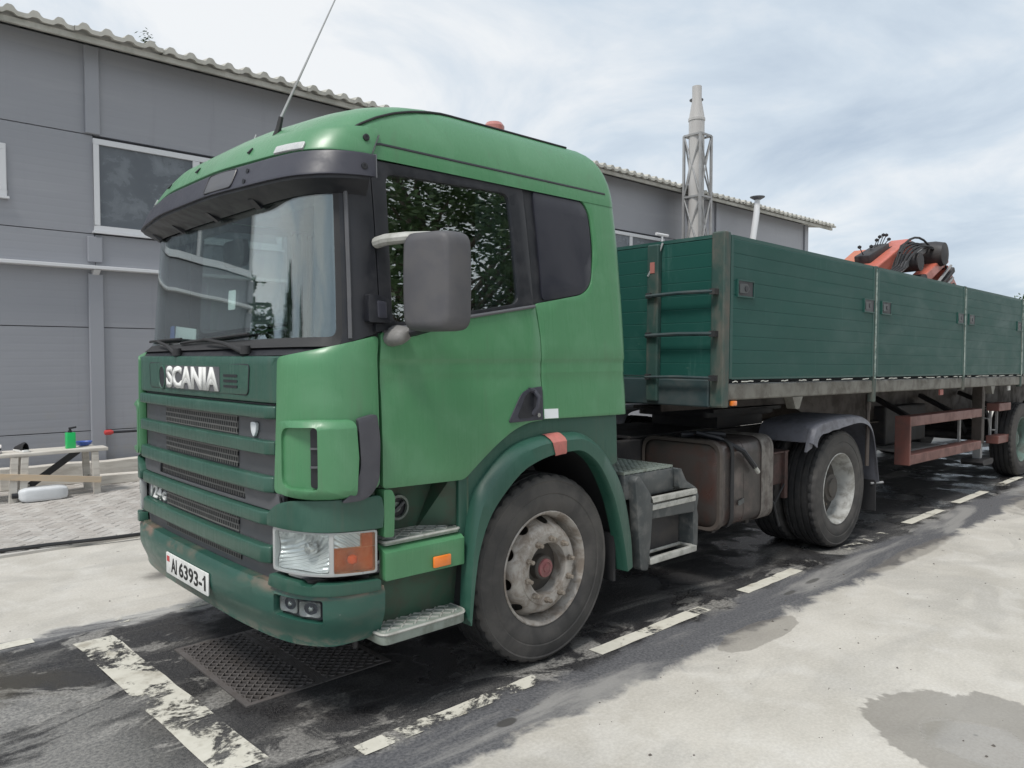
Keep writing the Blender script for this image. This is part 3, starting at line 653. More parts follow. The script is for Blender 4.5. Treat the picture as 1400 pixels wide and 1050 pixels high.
MB().rev([(.03, .16), (.03, .225)], (0, 5.98, .11), 14, 'x', cap=True).build('cap', 'black_plastic', cn)
for k, (y, z0, z1, x0, x1, mt_, lb) in enumerate(((6.62, .03, .15, 1.12, 5.5, 'wood_pale', 'long pale timber beam lying in front of the wall'), (6.95, .03, .30, .2, 5.8, 'wood_pale', 'upper whitewashed timber lying against the foot of the wall'))):
    n = 14; rows = []
    for i in range(n + 1):
        x = x0 + (x1 - x0) * i / n; q = rnd.uniform(-.008, .008); rows.append([(x, y + q, z0), (x, y + .16 + q, z0), (x, y + .16 + q, z1 + q), (x, y + q, z1 + q)])
    m = MB().grid(rows, True); m.f += [(0, 1, 2, 3), (4 * n, 4 * n + 1, 4 * n + 2, 4 * n + 3)]
    tag(m.build('timber', mt_, bevel=.008, seg=1, smooth=False), lb, 'timber')
m = MB().tube([(1.75, 6.72, .165), (2.0, 6.70, .17), (2.4, 6.72, .168)], .022, 8); tag(m.build('dark_pipe', 'black_plastic'), 'short dark pipe resting on the timber by the wall', 'pipe')
ln = thing('spray_lance', (2.0, 7.1, .62), 'black spray lance with a red tip hung on the wall', 'lance')
MB().tube([(1.50, 7.12, .66), (2.6, 7.12, .655)], .017, 8).build('rod', 'black_plastic', ln); MB().rev([(.02, 1.42), (.034, 1.43), (.036, 1.50), (.022, 1.53)], (0, 7.12, .661), 12, 'x', cap=True).build('tip', 'red_ink', ln)
for x in (1.95, 2.5): MB().tube([(x, 7.30, .64), (x, 7.11, .632), (x, 7.08, .66)], .008, 6).build('hook', 'steel_grey', ln)

# ------------------------------------------------------------------ trailer (own coordinates: front face at x = 0)
TR = thing('flatbed_trailer', (3.1, 0, 0), 'dark green dropside trailer with aluminium boards hitched to the truck', 'trailer', None, (0, .0108, 0), world_parts=False)
HW = 1.275; ZB, ZT = 1.535, 2.53; NP = 10; ph = (ZT - ZB) / NP
def plank_y(y, x0, x1, z0, z1, s, parent):
    t_ = .006; P = [(0, z0 + .0015), (0, z1 - .0015)]
    sec = [(.0055, z0), (.006, z0 + .001), (.006, z1 - .006), (.0032, z1), (-.02, z1), (-.02, z0)]
    m = MB(); n = len(sec); m.add([(x0, y + s * a, b) for a, b in sec] + [(x1, y + s * a, b) for a, b in sec], [tuple(range(n)), tuple(range(n, 2 * n))[::-1]] + [(i, (i + 1) % n, (i + 1) % n + n, i + n) for i in range(n)])
    m.build('plank', 'trailer_board', parent, smooth=False)
bounds = [(.055, 2.50), (2.57, 5.0), (5.07, 7.38), (7.45, 9.83), (9.90, 12.2), (12.27, 13.55)]
for s in (-1, 1):
    for k, (a, b) in enumerate(bounds):
        f = MB(); y0, y1 = sorted((s * (HW - .018), s * (HW + .004)))
        f.box((a, y0, ZB), (a + .035, y1, ZT)).box((b - .035, y0, ZB), (b, y1, ZT)).box((a + .035, y0 + .004, ZT - .022), (b - .035, y1 + .001, ZT + .004)).box((a + .035, y0 + .003, ZB - .004), (b - .035, y1 + .001, ZB + .012))
        sp_ = f.build('side_board', 'trailer_green', TR, smooth=False)
        for i in range(NP): plank_y(s * (HW - .004), a + .035, b - .035, ZB + .012 + i * (ph - .0035), ZB + .012 + (i + 1) * (ph - .0035), s, sp_)
        for lx in ((a + .08, b - .24) if s < 0 else ()):
            lm = MB(); zc = ZB + .635; yy = s * (HW + .004); q = .225; hh = .062
            lm.box((lx, yy - .010, zc - hh), (lx + q, yy + .002, zc - hh + .010)).box((lx, yy - .010, zc + hh - .010), (lx + q, yy + .002, zc + hh)).box((lx, yy - .010, zc - hh + .01), (lx + .01, yy + .002, zc + hh - .01)).box((lx + q - .01, yy - .010, zc - hh + .01), (lx + q, yy + .002, zc + hh - .01))
            lt = lm.build('latch', 'trailer_green', sp_, smooth=False)
            MB().box((lx + .01, yy - .005, zc - hh + .01), (lx + q - .01, yy - .003, zc + hh - .01)).build('latch_recess', 'black_plastic', sp_, smooth=False)
            MB().prism(rpoly([(lx + .02, zc - .035), (lx + .12, zc - .03), (lx + .15, zc), (lx + .12, zc + .035), (lx + .02, zc + .03)], .01, 2), lambda a_, b_, yy=yy: (a_, yy - .014, b_), lambda a_, b_, yy=yy: (a_, yy - .005, b_)).build('latch_lever', 'box_grey', sp_, smooth=False)
            MB().rev([(.022, yy - .018), (.022, yy - .012)], (lx + .105, 0, zc), 12, 'y', cap=True).build('latch_pin', 'black_plastic', sp_, smooth=False)
    for k, px_ in enumerate((2.505, 5.005, 7.385, 9.835, 12.205)):
        y0, y1 = sorted((s * (HW - .05), s * (HW + .006)))
        pp = MB().box((px_, y0, 1.30 if k == 0 else 1.36), (px_ + .06, y1, ZT + .01)).build('side_post', 'trailer_post', TR, bevel=.006, seg=1, smooth=False)
        y0, y1 = sorted((s * (HW + .006), s * (HW + .014))); MB().box((px_ + .014, y0, ZB - .02), (px_ + .03, y1, ZT - .02)).build('hinge_rod', 'trailer_edge', pp, smooth=False)
    y0, y1 = sorted((s * (HW - .10), s * (HW + .008)))
    MB().box((-.03, y0, 1.335), (.05, y1, ZT + .02)).build('corner_post', 'trailer_post', TR, bevel=.012, smooth=False)
    # side rave: C section under the boards, with lashing strip above it
    y0, y1 = sorted((s * (HW - .09), s * (HW - .006)))
    MB().box((.055, y0, 1.385), (13.6, y1, 1.50)).build('side_rave', 'rave_grey', TR, bevel=.012, smooth=False)
    rp = MB(); x = .1
    while x < 13.4:
        l = rnd.uniform(.05, .26); yy = s * (HW - .002); pts = [(x + l * i / 4, yy + s * rnd.uniform(0, .006), 1.514 + rnd.uniform(-.003, .004)) for i in range(5)]; rp.tube(pts, .0042, 5); x += l + rnd.uniform(.04, .22)
    tag(rp.build('lashing_cord', 'cord', TR), kind='stuff')
    for x in (1.08, 6.2):
        MB().prism([(-.085, 1.385), (.085, 1.385), (.03, 1.29), (-.03, 1.29)], lambda a, b, x=x, y0=y0: (x + a, y0, b), lambda a, b, x=x, y1=y1: (x + a, y1 - .01, b)).build('rave_bracket', 'rave_grey', TR, smooth=False)
    MB().box((.10, s * (HW - .01) - .012, 1.345), (.17, s * (HW - .01) + .012, 1.38)).build('side_marker', 'orange_lens', TR, bevel=.006)
    for x in (4.45, 7.05): MB().box((x, s * (HW - .06) - .008, 1.315), (x + .10, s * (HW - .06) + .008, 1.375)).build('side_marker', 'reflect_red' if x < 5 else 'white_paint', TR, smooth=False)
# front board
fb = MB().box((-.012, -1.17, ZT - .02), (.034, 1.17, ZT + .004)).box((-.005, -1.17, ZB - .002), (.034, 1.17, ZB + .01)).build('front_board', 'trailer_green', TR, smooth=False)
for i in range(NP):
    z0 = ZB + .012 + i * (ph - .0035); z1 = z0 + ph - .0035; sec = [(-.0095, z0), (-.010, z0 + .001), (-.010, z1 - .006), (-.0072, z1), (.03, z1), (.03, z0)]; n = 6
    MB().add([(a, -1.17, b) for a, b in sec] + [(a, 1.17, b) for a, b in sec], [tuple(range(n)), tuple(range(n, 2 * n))[::-1]] + [(q, (q + 1) % n, (q + 1) % n + n, q + n) for q in range(n)]).build('plank', 'trailer_board', fb, smooth=False)
MB().box((-.03, -1.17, 1.335), (.03, 1.17, ZB - .006)).build('front_sill', 'sill_green', TR, bevel=.01, smooth=False)
for y in (-.70, .70):
    MB().box((-.06, y - .05, 1.36), (-.011, y + .05, ZT - .02)).build('front_post', 'trailer_post', TR, bevel=.01, smooth=False)
    MB().box((-.064, y - .02, 2.30), (-.060, y + .02, 2.38)).build('reflector', 'red_lens', TR, smooth=False)
for k, z in enumerate((2.135, 1.845, 1.54)):
    MB().tube([(-.075, -1.22, z), (-.082, -.95, z + .004), (-.078, -.66, z - .004)], .014 if k < 2 else .011, 8).build('rung', 'sill_green', TR)
    for ya_, xb_ in ((-1.24, -.03), (-.70, -.05)): MB().box((-.085, ya_, z - .02), (xb_, ya_ + .04, z + .02)).build('rung_clamp', 'chassis', TR, smooth=False)
MB().tube([(-.06, -.66, 2.28), (-.05, -.72, 2.38), (-.02, -.76, 2.52)], .008, 6).build('grab_wire', 'steel_grey', TR)
MB().box((.036, -1.17, 1.502), (13.55, 1.17, 1.53)).build('floor', 'wood_dark', TR, smooth=False)
tb = MB().box((13.56, -1.25, ZB), (13.6, 1.25, ZT)).build('tail_board', 'trailer_green', TR, smooth=False)
for s in (-1, 1):
    poly = [(.4, 1.25), (2.5, 1.25), (3.3, .98), (13.4, .98), (13.4, 1.36), (.4, 1.36)]
    MB().prism(poly, lambda a, b, s=s: (a, s * .45, b), lambda a, b, s=s: (a, s * .465, b)).box((3.3, s * .457 - .07, .965), (13.4, s * .457 + .07, .98)).build('main_beam', 'chassis_brown', TR, smooth=False)
for i in range(22):
    x = .5 + i * .6
    if not (2.45 < x < 2.6): MB().box((x, -1.17, 1.39), (x + .05, 1.17, 1.50)).build('cross_member', 'chassis', TR, smooth=False)
MB().box((1.2, -.44, 1.205), (2.4, .44, 1.235)).build('coupler_plate', 'chassis', TR, smooth=False)
# pole at the second board, landing legs, side guards, wheels
for s in (-1, 1):
    MB().tube([(2.60, s * 1.20, .70), (2.60, s * 1.20, 1.37)], .018, 8).tube([(2.60, s * 1.20, 1.22), (2.60, s * 1.20, 1.36)], .026, 8).build('stake_pole', 'chassis_brown', TR)
    ll = MB().box((6.62, s * .98 - .06, .62), (6.74, s * .98 + .06, 1.385)).build('landing_leg', 'chassis_brown', TR, bevel=.008, smooth=False)
    MB().box((6.635, s * .98 - .045, .42), (6.725, s * .98 + .045, .63)).build('inner_leg', 'steel_grey', ll, smooth=False)
    MB().prism(rpoly([(6.45, .38), (6.50, .345), (6.86, .345), (6.91, .38), (6.88, .42), (6.48, .42)], .01, 2), lambda a, b, s=s: (a, s * .98 - .13, b), lambda a, b, s=s: (a, s * .98 + .13, b)).build('foot', 'chassis', ll, smooth=False)
    MB().tube([(6.68, s * 1.04, .95), (6.68, s * 1.10, .95), (6.75, s * 1.10, .80), (6.75, s * 1.16, .80)], .012, 6).build('crank', 'steel_grey', ll)
    def guard(x0, x1, zlo, zhi, front):
        yo, yi = s * 1.15, s * 1.0; ya, yb = sorted((yo, yi)); gm = MB()
        gd = MB().box((x0 + (.035 if front else 0), ya, zhi - .105), (x1, yb, zhi)).build('side_guard', 'guard_red', TR, bevel=.008, smooth=False)
        MB().box((x0 + (.035 if front else 0), ya, zlo), (x1, yb, zlo + .105)).build('lower_bar', 'guard_red', gd, bevel=.008, smooth=False)
        if front: MB().box((x0, ya - .003, zlo - .004), (x0 + .034, yb + .003, zhi + .004)).build('end_plate', 'guard_red', gd, bevel=.006, smooth=False)
        for x in ((x0 + .28, x1 - .45) if front else (x0 + .08, x1 - .18)): MB().box((x, s * 1.02 - .012, zlo + .107), (x + .05, s * 1.02 + .012, zhi - .107)).build('upright', 'steel_grey', gd, smooth=False)
        for x in ((x0 + .5, x1 - .5) if front else (x0 + .3,)): MB().bar((x, s * .99, zhi - .05), (x + .25, s * .50, 1.25), .05, .05).build('stay', 'chassis', gd, smooth=False)
    guard(3.80, 6.22, .59, 1.10, True); guard(6.95, 7.50, .60, 1.14, False)
MB().box((4.6, -.6, .70), (5.9, .3, 1.15)).build('storage_box', 'chassis', TR, bevel=.02, smooth=False)
sw = MB().prism(rpoly([(4.3, -.9), (5.4, -.95), (5.5, -.6), (4.4, -.55)], .05, 3), lambda a, b: (a, b, .66), lambda a, b: (a, b, .685)).build('spare_plate', 'steel_grey', TR)

# ------------------------------------------------------------------ wheels (outboard side = -y, origin at wheel centre)
def tyre_mesh(r=.52, hw=.150, rin=.305):
    prof = [(rin, hw - .03), (rin + .012, hw - .018), (rin + .03, hw - .012), (.36, hw - .004), (.405, hw), (.412, hw - .003), (.418, hw + .001), (.45, hw - .001), (.478, hw - .008), (.486, hw - .004), (.50, hw - .012), (r - .006, hw - .030), (r, hw - .045),
            (r, .095), (r - .014, .092), (r - .014, .078), (r, .075), (r, .040), (r - .014, .037), (r - .014, .023), (r, .020)]
    prof = [(a, -b) for a, b in prof] + [(a, b) for a, b in prof[::-1]]; nn = len(prof)
    lug = {11, 12, 13, nn - 12, nn - 13, nn - 14}
    def mod(i, k, q): return q - (.011 if (i in lug and k % 4 == 0) else 0)
    return MB().rev(prof, n=160, mod=mod)
def tyre(parent, loc=(0, 0, 0), mesh=[]):
    if not mesh:
        me = tyre_mesh().mesh('tyre', 'tyre', angle=32); me.materials.append(MATS['tread']); mesh.append(me)
        for p in me.polygons:
            c = p.center; rr = math.hypot(c.x, c.z)
            if rr > .498 and abs(c.y) < .125: p.material_index = 1
    o = bpy.data.objects.new('tyre', mesh[0]); COL.objects.link(o); o.parent = parent; o.location = loc; return o
def hexnut(parent, y0, y1, rad, n, r=.017, ph_=0.0, cap=True):
    me = MB().rev([(r, y0), (r, y0 - .018), (r * .72, y0 - .020), (r * .70, y1), (r * .35, y1 - .002)], n=6, cap=True).mesh('wheel_nut', 'nut', smooth=False)
    for k in range(n):
        a = 2 * math.pi * (k + .5) / n + ph_; o = bpy.data.objects.new('wheel_nut', me); COL.objects.link(o); o.parent = parent; o.location = (rad * math.cos(a), 0, rad * math.sin(a)); o.rotation_euler = (0, rnd.uniform(0, 1), 0)
def place_part(o, parent, loc, rot=(0, 0, 0)):
    o.parent = parent; o.location = loc; o.rotation_euler = rot
    if parent.name in PINV: o.matrix_parent_inverse = PINV[parent.name]
FL = [(.306, -.07), (.309, -.118), (.316, -.126), (.318, -.134), (.312, -.138), (.303, -.132), (.293, -.108)]
def front_wheel():
    rim = MB().rev(FL + [(.286, -.07), (.280, .02), (.29, .10), (.31, .12)]).build('wheel', 'rim_front')
    # conical disc with hand holes
    S = [(0, .284, -.035), (.25, .268, -.060), (.5, .252, -.100), (.75, .232, -.128), (.9, .212, -.140), (1, .200, -.143)]
    def cone(u, v, off):
        r_ = interp(v, [q[0] for q in S], [q[1] for q in S]); y_ = interp(v, [q[0] for q in S], [q[2] for q in S]); return (r_ * math.cos(u), y_ - off, r_ * math.sin(u))
    holes = []
    for k in range(10):
        a = 2 * math.pi * (k + .5) / 10; holes.append([(a + .135 * math.cos(t_), .36 + .27 * math.sin(t_)) for t_ in [2 * math.pi * i / 14 for i in range(14)]])
    patch([(0, 0), (2 * math.pi, 0), (2 * math.pi, 1), (0, 1)], cone, 0, .010, .14, .26, holes).build('rim_disc', 'rim_front', rim, angle=45)
    MB().rev([(.201, -.143), (.196, -.150), (.150, -.150), (.144, -.146), (.140, -.06)]).build('nut_ring', 'rim_front', rim)
    MB().rev([(.141, -.058), (.075, -.070), (.070, -.074), (.068, -.115), (.062, -.122), (.05, -.124)]).rev([(.27, .0), (.0, .01)]).build('hub', 'rim_dark', rim)
    MB().rev([(.052, -.123), (.05, -.134), (.034, -.138), (.032, -.134), (.022, -.134), (.02, -.140), (.008, -.141), (.0, -.136)]).build('hub_cap', 'hub_red', rim)
    hexnut(rim, -.150, -.192, .1685, 10); tyre(rim); return rim
def rear_wheel(dual=True, mat='rim_rear', disc='rim_dark'):
    rim = MB().rev(FL + [(.284, -.09), (.274, -.05), (.266, .0), (.258, .03)]).build('wheel', mat)
    MB().rev([(.260, .025), (.24, .038), (.205, .042), (.15, .030), (.13, .026), (.128, -.05), (.12, -.062), (.085, -.066), (.08, -.08), (.0, -.084)]).build('hub', disc, rim)
    hexnut(rim, .034, .0, .1685, 10); tyre(rim)
    if dual: tyre(rim, (0, .33, 0))
    return rim
tw = rear_wheel(False, 'rim_trailer', 'rim_trailer')
for k in range(3):
    for s in (-1, 1):
        o = tw if (k == 0 and s < 0) else copy_tree(tw)
        x = 7.93 + 1.31 * k; o.parent = TR; o.location = (x, s * 1.055, .52 + .0108 * x); o.rotation_euler = (0, .3 * k, 0 if s < 0 else math.pi)
    MB().tube([(7.93 + 1.31 * k, -1.0, .52 + .0108 * x), (7.93 + 1.31 * k, 1.0, .52 + .0108 * x)], .065, 12).build('axle', 'chassis', TR)
    for s in (-1, 1): MB().bar((7.5 + 1.31 * k, s * .45, .95), (7.95 + 1.31 * k, s * .45, .60), .09, .10).build('axle_arm', 'chassis', TR, smooth=False)

# ------------------------------------------------------------------ loader crane folded across the trailer
cr = thing('loader_crane', (10.0, 0, 1.45), 'red folding loader crane with bundled black hoses standing on the trailer bed', 'crane')
def beam(name, a, b, w0, h0, mat='crane_red', parent=cr, up=(0, 0, 1), bev=.02): return MB().bar(a, b, w0, h0, up).build(name, mat, parent, bevel=bev, smooth=False)
MB().box((9.0, -.75, 1.54), (10.4, .35, 1.85)).build('base', 'crane_red', cr, bevel=.03, smooth=False)
MB().rev([(.30, 1.75), (.28, 2.3), (.22, 2.6)], (9.2, 0, 0), 20, 'z', cap=True).build('column', 'crane_red', cr)
beam('boom', (8.55, -.12, 2.45), (10.75, -.12, 3.36), .30, .34); beam('boom', (9.25, .22, 2.80), (10.2, .22, 3.24), .26, .24, 'crane_orange')
beam('outer_boom', (9.8, -.42, 2.55), (11.5, -.42, 3.28), .20, .16, 'crane_red')
for k in range(5): MB().tube([(10.1 + .13 * k, -.56, 2.42), (11.55 + .05 * k, -.54, 3.16 - .09 * k)], .022, 6).build('hydraulic_pipe', 'chassis' if k % 2 else 'steel_grey', cr)
for k in range(4): beam('extension', (10.35 + .10 * k, -.50 + .10 * k, 2.45 - .03 * k), (11.75 + .07 * k, -.50 + .10 * k, 3.12 - .10 * k), .08, .09, 'chassis')
beam('jib_end', (11.45, -.30, 3.05), (11.98, -.30, 2.70), .42, .30, 'crane_red')
MB().rev([(.05, -.60), (.17, -.58), (.20, -.45), (.20, -.1), (.15, .05)], (11.15, 0, 3.30), 20, 'y', cap=True).build('knuckle', 'chassis', cr)
MB().rev([(.13, -.52), (.14, -.2), (.10, -.15)], (10.35, 0, 3.12), 16, 'y', cap=True).build('pivot', 'chassis', cr)
MB().rev([(.10, -.55), (.10, -.2)], (10.45, 0, 2.85), 16, 'y', cap=True).build('pivot', 'chassis', cr)
beam('cylinder', (9.3, -.36, 2.72), (10.9, -.36, 3.36), .09, .09, 'steel_grey')
for k in range(9):
    y = -.50 + .05 * k; pts = [(9.0 + .10 * k, y, 2.65 + .02 * k), (9.7 + .05 * k, y - .03, 2.98 + .02 * (k % 4)), (10.2, y, 3.25 + .025 * (k % 5)), (10.75, y + rnd.uniform(-.05, .05), 3.36 + .022 * (k % 6)), (11.2, y, 3.30 + .03 * (k % 3)), (11.6, y, 3.0)]
    P = []
    for i in range(len(pts) - 1):
        for j in range(4): t_ = j / 4; P.append(Vector(pts[i]).lerp(Vector(pts[i + 1]), t_) + Vector((0, 0, .03 * math.sin(math.pi * t_))))
    MB().tube(P + [pts[-1]], .016, 6).build('hydraulic_hose', 'rubber', cr)
MB().tube([(9.75 + .18 * i, -.45, 3.20 + .28 * math.sin(math.pi * i / 8) ** .7) for i in range(9)], .016, 6).build('hydraulic_hose', 'rubber', cr)
VX, VZ = 1.15, .20
vb = MB().bar((8.45 + VX, .0, 2.92 + VZ), (9.15 + VX, .0, 3.16 + VZ), .22, .14).build('valve_block', 'chassis', cr, bevel=.02)
for k, (x, z, dx, dz) in enumerate(((8.52, 2.98, -.16, .12), (8.72, 3.05, .04, .10), (8.85, 3.10, .10, .16), (8.92, 3.12, .14, .20), (9.02, 3.15, .17, .21), (9.10, 3.18, .20, .19), (9.15, 3.18, .25, .14))):
    x += VX; z += VZ; MB().tube([(x, 0, z), (x + dx, 0, z + dz)], .007, 6).rev([(0, -.028), (.026, -.012), (.026, .012), (0, .028)], (x + dx, 0, z + dz), 10, 'z').build('lever', 'rubber', vb)
MB().tube([(9.10 + .06 * math.cos(a), -.05, 2.95 + .09 * math.sin(a)) for a in [i * .5 for i in range(13)]], .012, 6).build('hydraulic_hose', 'rubber', cr)

cr.location = (9.85, .42, 1.37)

# ------------------------------------------------------------------ truck: cab surface
TK = thing('truck', (2.6, 0, 0), 'green cab-over semi truck tractor with black visor and dark green grille', 'truck')
Kp = [(-.01, 0), (-.009, -.3), (-.003, -.6), (.008, -.86), (.045, -1.03), (.13, -1.145), (.25, -1.19), (.37, -1.2)]
XR = 2.17
def make_curve():
    P = [Vector(k) for k in Kp]; E_ = [Vector((P[1].x, -P[1].y))] + P + [Vector((.6, -1.2))]; C_ = []
    for i in range(1, len(E_) - 2):
        p0, p1, p2, p3 = E_[i - 1:i + 3]
        for k in range(20):
            t_ = k / 20; C_.append(.5 * ((2 * p1) + (-p0 + p2) * t_ + (2 * p0 - 5 * p1 + 4 * p2 - p3) * t_ ** 2 + (-p0 + 3 * p1 - 3 * p2 + p3) * t_ ** 3))
    C_.append(P[-1]); uc = sum((C_[i + 1] - C_[i]).length for i in range(len(C_) - 1))
    for k in range(9): a = math.pi / 2 * k / 8; C_.append(Vector((XR - .07 + .07 * math.sin(a), -1.2 + .07 - .07 * math.cos(a))))
    C_.append(Vector((XR, 0)))
    return C_, uc
CC, UC = make_curve(); UU = [0]
for i in range(len(CC) - 1): UU.append(UU[-1] + (CC[i + 1] - CC[i]).length)
UEND = UU[-1]; USIDE = UU[-2]
import bisect
def Bc(u):
    s = 1 if u >= 0 else -1; u = min(abs(u), UEND - 1e-6); i = max(0, bisect.bisect_right(UU, u) - 1); i = min(i, len(CC) - 2)
    t_ = (u - UU[i]) / (UU[i + 1] - UU[i]); p = CC[i].lerp(CC[i + 1], t_)
    d0 = (CC[min(i + 1, len(CC) - 1)] - CC[max(i - 1, 0)]).normalized(); d1 = (CC[min(i + 2, len(CC) - 1)] - CC[i]).normalized()
    if i == 0: d0 = Vector((0, -1))
    d = d0.lerp(d1, t_).normalized(); n = Vector((d.y, -d.x))
    if u < 1e-6: n = Vector((-1, 0))
    return p.x, p.y * s, n.x, n.y * s
def ux(x): return UC + (x - .37)
FZ = ([1.69, 1.76, 2.45, 2.65], [0, .085, .125, .135]); TZ = ([1.25, 1.45, 1.7, 2.0, 2.34, 2.5, 2.68], [0, .004, .016, .042, .078, .10, .128])
def cab(u, z, off=0.0):
    x, y, nx, ny = Bc(u); w_ = max(0, min(1, (.42 - x) / .42)) if abs(u) < USIDE else 0
    cre = 0.0
    if abs(u) > 1.44 and abs(y) > 1.1: cre = -.008 * sm(1.69, 1.65, z) * sm(1.48, 1.60, z) - .004 * sm(1.60, 1.585, z) * sm(1.30, 1.45, z)
    y *= 1 - interp(z, *TZ) / 1.2
    return (x + interp(z, *FZ) * w_ + nx * (off + cre), y + ny * (off + cre), z)
def side(s): return lambda u, z, off=0.0: cab(s * u, z, off)
def xz(pts): return [(ux(a), b) for a, b in pts]
def both(fn):
    for s in (1, -1): fn(s)

# roof: rings rising from the visor line
RZ = [2.60, 2.63, 2.66, 2.70, 2.75, 2.80, 2.85, 2.89, 2.92, 2.945, 2.965, 2.98, 2.992]
RF = [.02, .035, .052, .080, .125, .185, .270, .37, .48, .61, .77, .95, 1.15]
RR = [2.17, 2.17, 2.168, 2.164, 2.157, 2.145, 2.125, 2.10, 2.065, 2.02, 1.96, 1.88, 1.75]
RH = [1.095, 1.092, 1.087, 1.078, 1.064, 1.045, 1.02, .993, .965, .93, .88, .80, .66]
def sweep(x, y): return .058 * sm(.25, 1.0, abs(y)) * sm(.42, .10, x)
def roofp(u, k, dz=0.0):
    x, y, nx, ny = Bc(u); f_, r_, h_ = RF[k], RR[k], RH[k]
    return (f_ + (x + .01) / (XR + .01) * (r_ - f_) + sweep(x, y), y / 1.2 * h_, RZ[k] + dz)
us = []
nF = 40
us = [UEND * 0 + 1.42 * i / 30 for i in range(31)] + [1.42 + (USIDE - .12 - 1.42) * i / 14 for i in range(1, 15)] + [USIDE - .12 + .12 * i / 8 for i in range(1, 9)] + [USIDE + (UEND - USIDE) * i / 10 for i in range(1, 11)]
ring = us + [-u for u in us[-2:0:-1]]
rows = [[roofp(u, k) for u in ring] for k in range(len(RZ))]
for q in (.5, .08):
    cxr = 1.36; rows.append([(cxr + (p[0] - cxr) * q, p[1] * q, 3.0 + .004 * (1 - q)) for p in rows[len(RZ) - 1]])
m = MB().grid(rows, True); k = len(rows) - 1; n = len(ring); m.f.append(tuple(k * n + i for i in range(n)))
roof = m.build('roof', 'paint_green', TK, angle=60)
# seams on the roof: gutter along the door top, dome edge, forehead edge
both(lambda s: MB().tube([cab(s * ux(x), 2.672 - (.05 * sm(.44, .385, x)), .006) for x in [.385 + .04 * i for i in range(43)]], .009, 6).build('roof_seam', 'black_plastic', roof))
pts = []
for i in range(30):
    u = 1.23 + .33 * (i / 29); z = 2.70 + .24 * (i / 29) ** .75
    kk = interp(z, RZ, list(range(len(RZ)))); k0 = min(int(kk), len(RZ) - 2); a, b = Vector(roofp(u, k0)), Vector(roofp(u, k0 + 1)); pts.append(tuple(a.lerp(b, kk - k0) + Vector((-.002, -.004, .004))))
pts2 = [tuple(Vector(roofp(1.56 + (USIDE - .25 - 1.56) * i / 20, 9 if i < 99 else 8)) + Vector((0, -.002, .004))) for i in range(1, 21)]
both(lambda s: MB().tube([(p[0], p[1] * s, p[2]) for p in pts + pts2], .006, 6).build('roof_gasket', 'rubber', roof))
bc = MB().rev([(.075, 0), (.075, .02), (.06, .025), (.06, .055), (.045, .075), (.0, .085)], (1.42, -.80, 2.955), 18, 'z').build('beacon', 'red_lens', TK, label='small faded red beacon on the cab roof')
MB().rev([(.082, -.02), (.082, .008), (.07, .012)], (1.42, -.80, 2.955), 18, 'z').build('beacon_base', 'grey_plastic', bc)

# visor: dark band under a green brow
def vis(u, z, off=0.0):
    x, y, nx, ny = Bc(u); t_ = (z - 2.47) / .12
    return (x + (-.035 + .05 * t_) * max(0, min(1, (.45 - x) / .35)) + sweep(x, y) + nx * off, y * (1.0 - .018 * t_ - .012) + ny * off, z)
UV = 1.43
band = patch([(-UV, 2.490), (-1.1, 2.477), (1.1, 2.477), (UV, 2.490), (UV, 2.592), (1.15, 2.592), (-1.15, 2.592), (-UV, 2.592)], vis, .012, .03, .05, .03).build('visor', 'visor_plastic', TK, bevel=.006)
def brow(u, z, off=0.0):
    kk = interp(z, RZ, list(range(len(RZ)))); k0 = min(int(kk), len(RZ) - 2); s = 1 if u >= 0 else -1
    a, b = Vector(roofp(abs(u), k0)), Vector(roofp(abs(u), k0 + 1)); p = a.lerp(b, kk - k0); x, y, nx, ny = Bc(u)
    p.y *= s; n_ = Vector((nx * .8, ny * .8, .6)); return tuple(p + n_ * off)
patch(rpoly([(-UV, 2.600), (UV, 2.600), (UV, 2.735), (1.2, 2.725), (-1.2, 2.725), (-UV, 2.735)], [0, 0, .06, .1, .1, .06]), brow, .018, .03, .05, .03).build('visor_brow', 'paint_green', TK, bevel=.006)
for s in (1, -1): MB().tube([vis(s * (UV + .004), 2.486 + .106 * i / 6, .010) for i in range(7)] + [brow(s * (UV + .004), 2.602 + .10 * i / 6, .014) for i in range(7)], .0035, 6).build('visor_end_seam', 'grey_plastic', band)
MB().tube([brow(-1.36 + 2.72 * i / 60, 2.726, .006) for i in range(61)], .004, 5).build('brow_seam', 'black_plastic', band)
# underside back to the windshield head
def und(u, t_, off=0.0):
    a, b = Vector(vis(u, 2.483 + .010 * sm(1.1, 1.4, abs(u)), .0)), Vector(cab(u, 2.435, .008)); p = a.lerp(b, t_); p.z += off; return tuple(p)
patch([(-1.40, 0), (1.40, 0), (1.40, 1), (-1.40, 1)], und, 0, .02, .06, .26).build('visor_underside', 'black_plastic', band)
for u in (-.9, -.45, .10, .62): 
    a, b = Vector(und(u, .55, -.012)), Vector(und(u, .98, -.03)); MB().bar(a, b, .035, .02).build('visor_bracket', 'black_plastic', band, smooth=False)
for s in (1, -1):
    patch(rpoly([(.875, 2.598), (1.065, 2.598), (1.065, 2.634), (.875, 2.634)], .008, 2), side(s) if False else (lambda u, z, off=0.0, s=s: brow(s * u, z, off)), .026, .012, .05, .02).build('marker_lamp', 'clear_lamp', band, bevel=.003)
    for z, f_ in ((2.53, lambda u, z, o: vis(u, z, o)), (2.67, brow)):
        p = Vector(f_(s * 1.36, z, .012 if z < 2.6 else .024)); MB().rev([(.016, .004), (.016, -.004), (.009, -.006), (.0, -.003)], p, 12, 'y').build('screw', 'black_plastic', band)
for z in (2.50, 2.552):
    p = Vector(vis(.665, z, .013)); MB().rev([(.013, .004), (.013, -.004), (.0, -.004)], p, 10, 'x').build('screw', 'black_plastic', band)
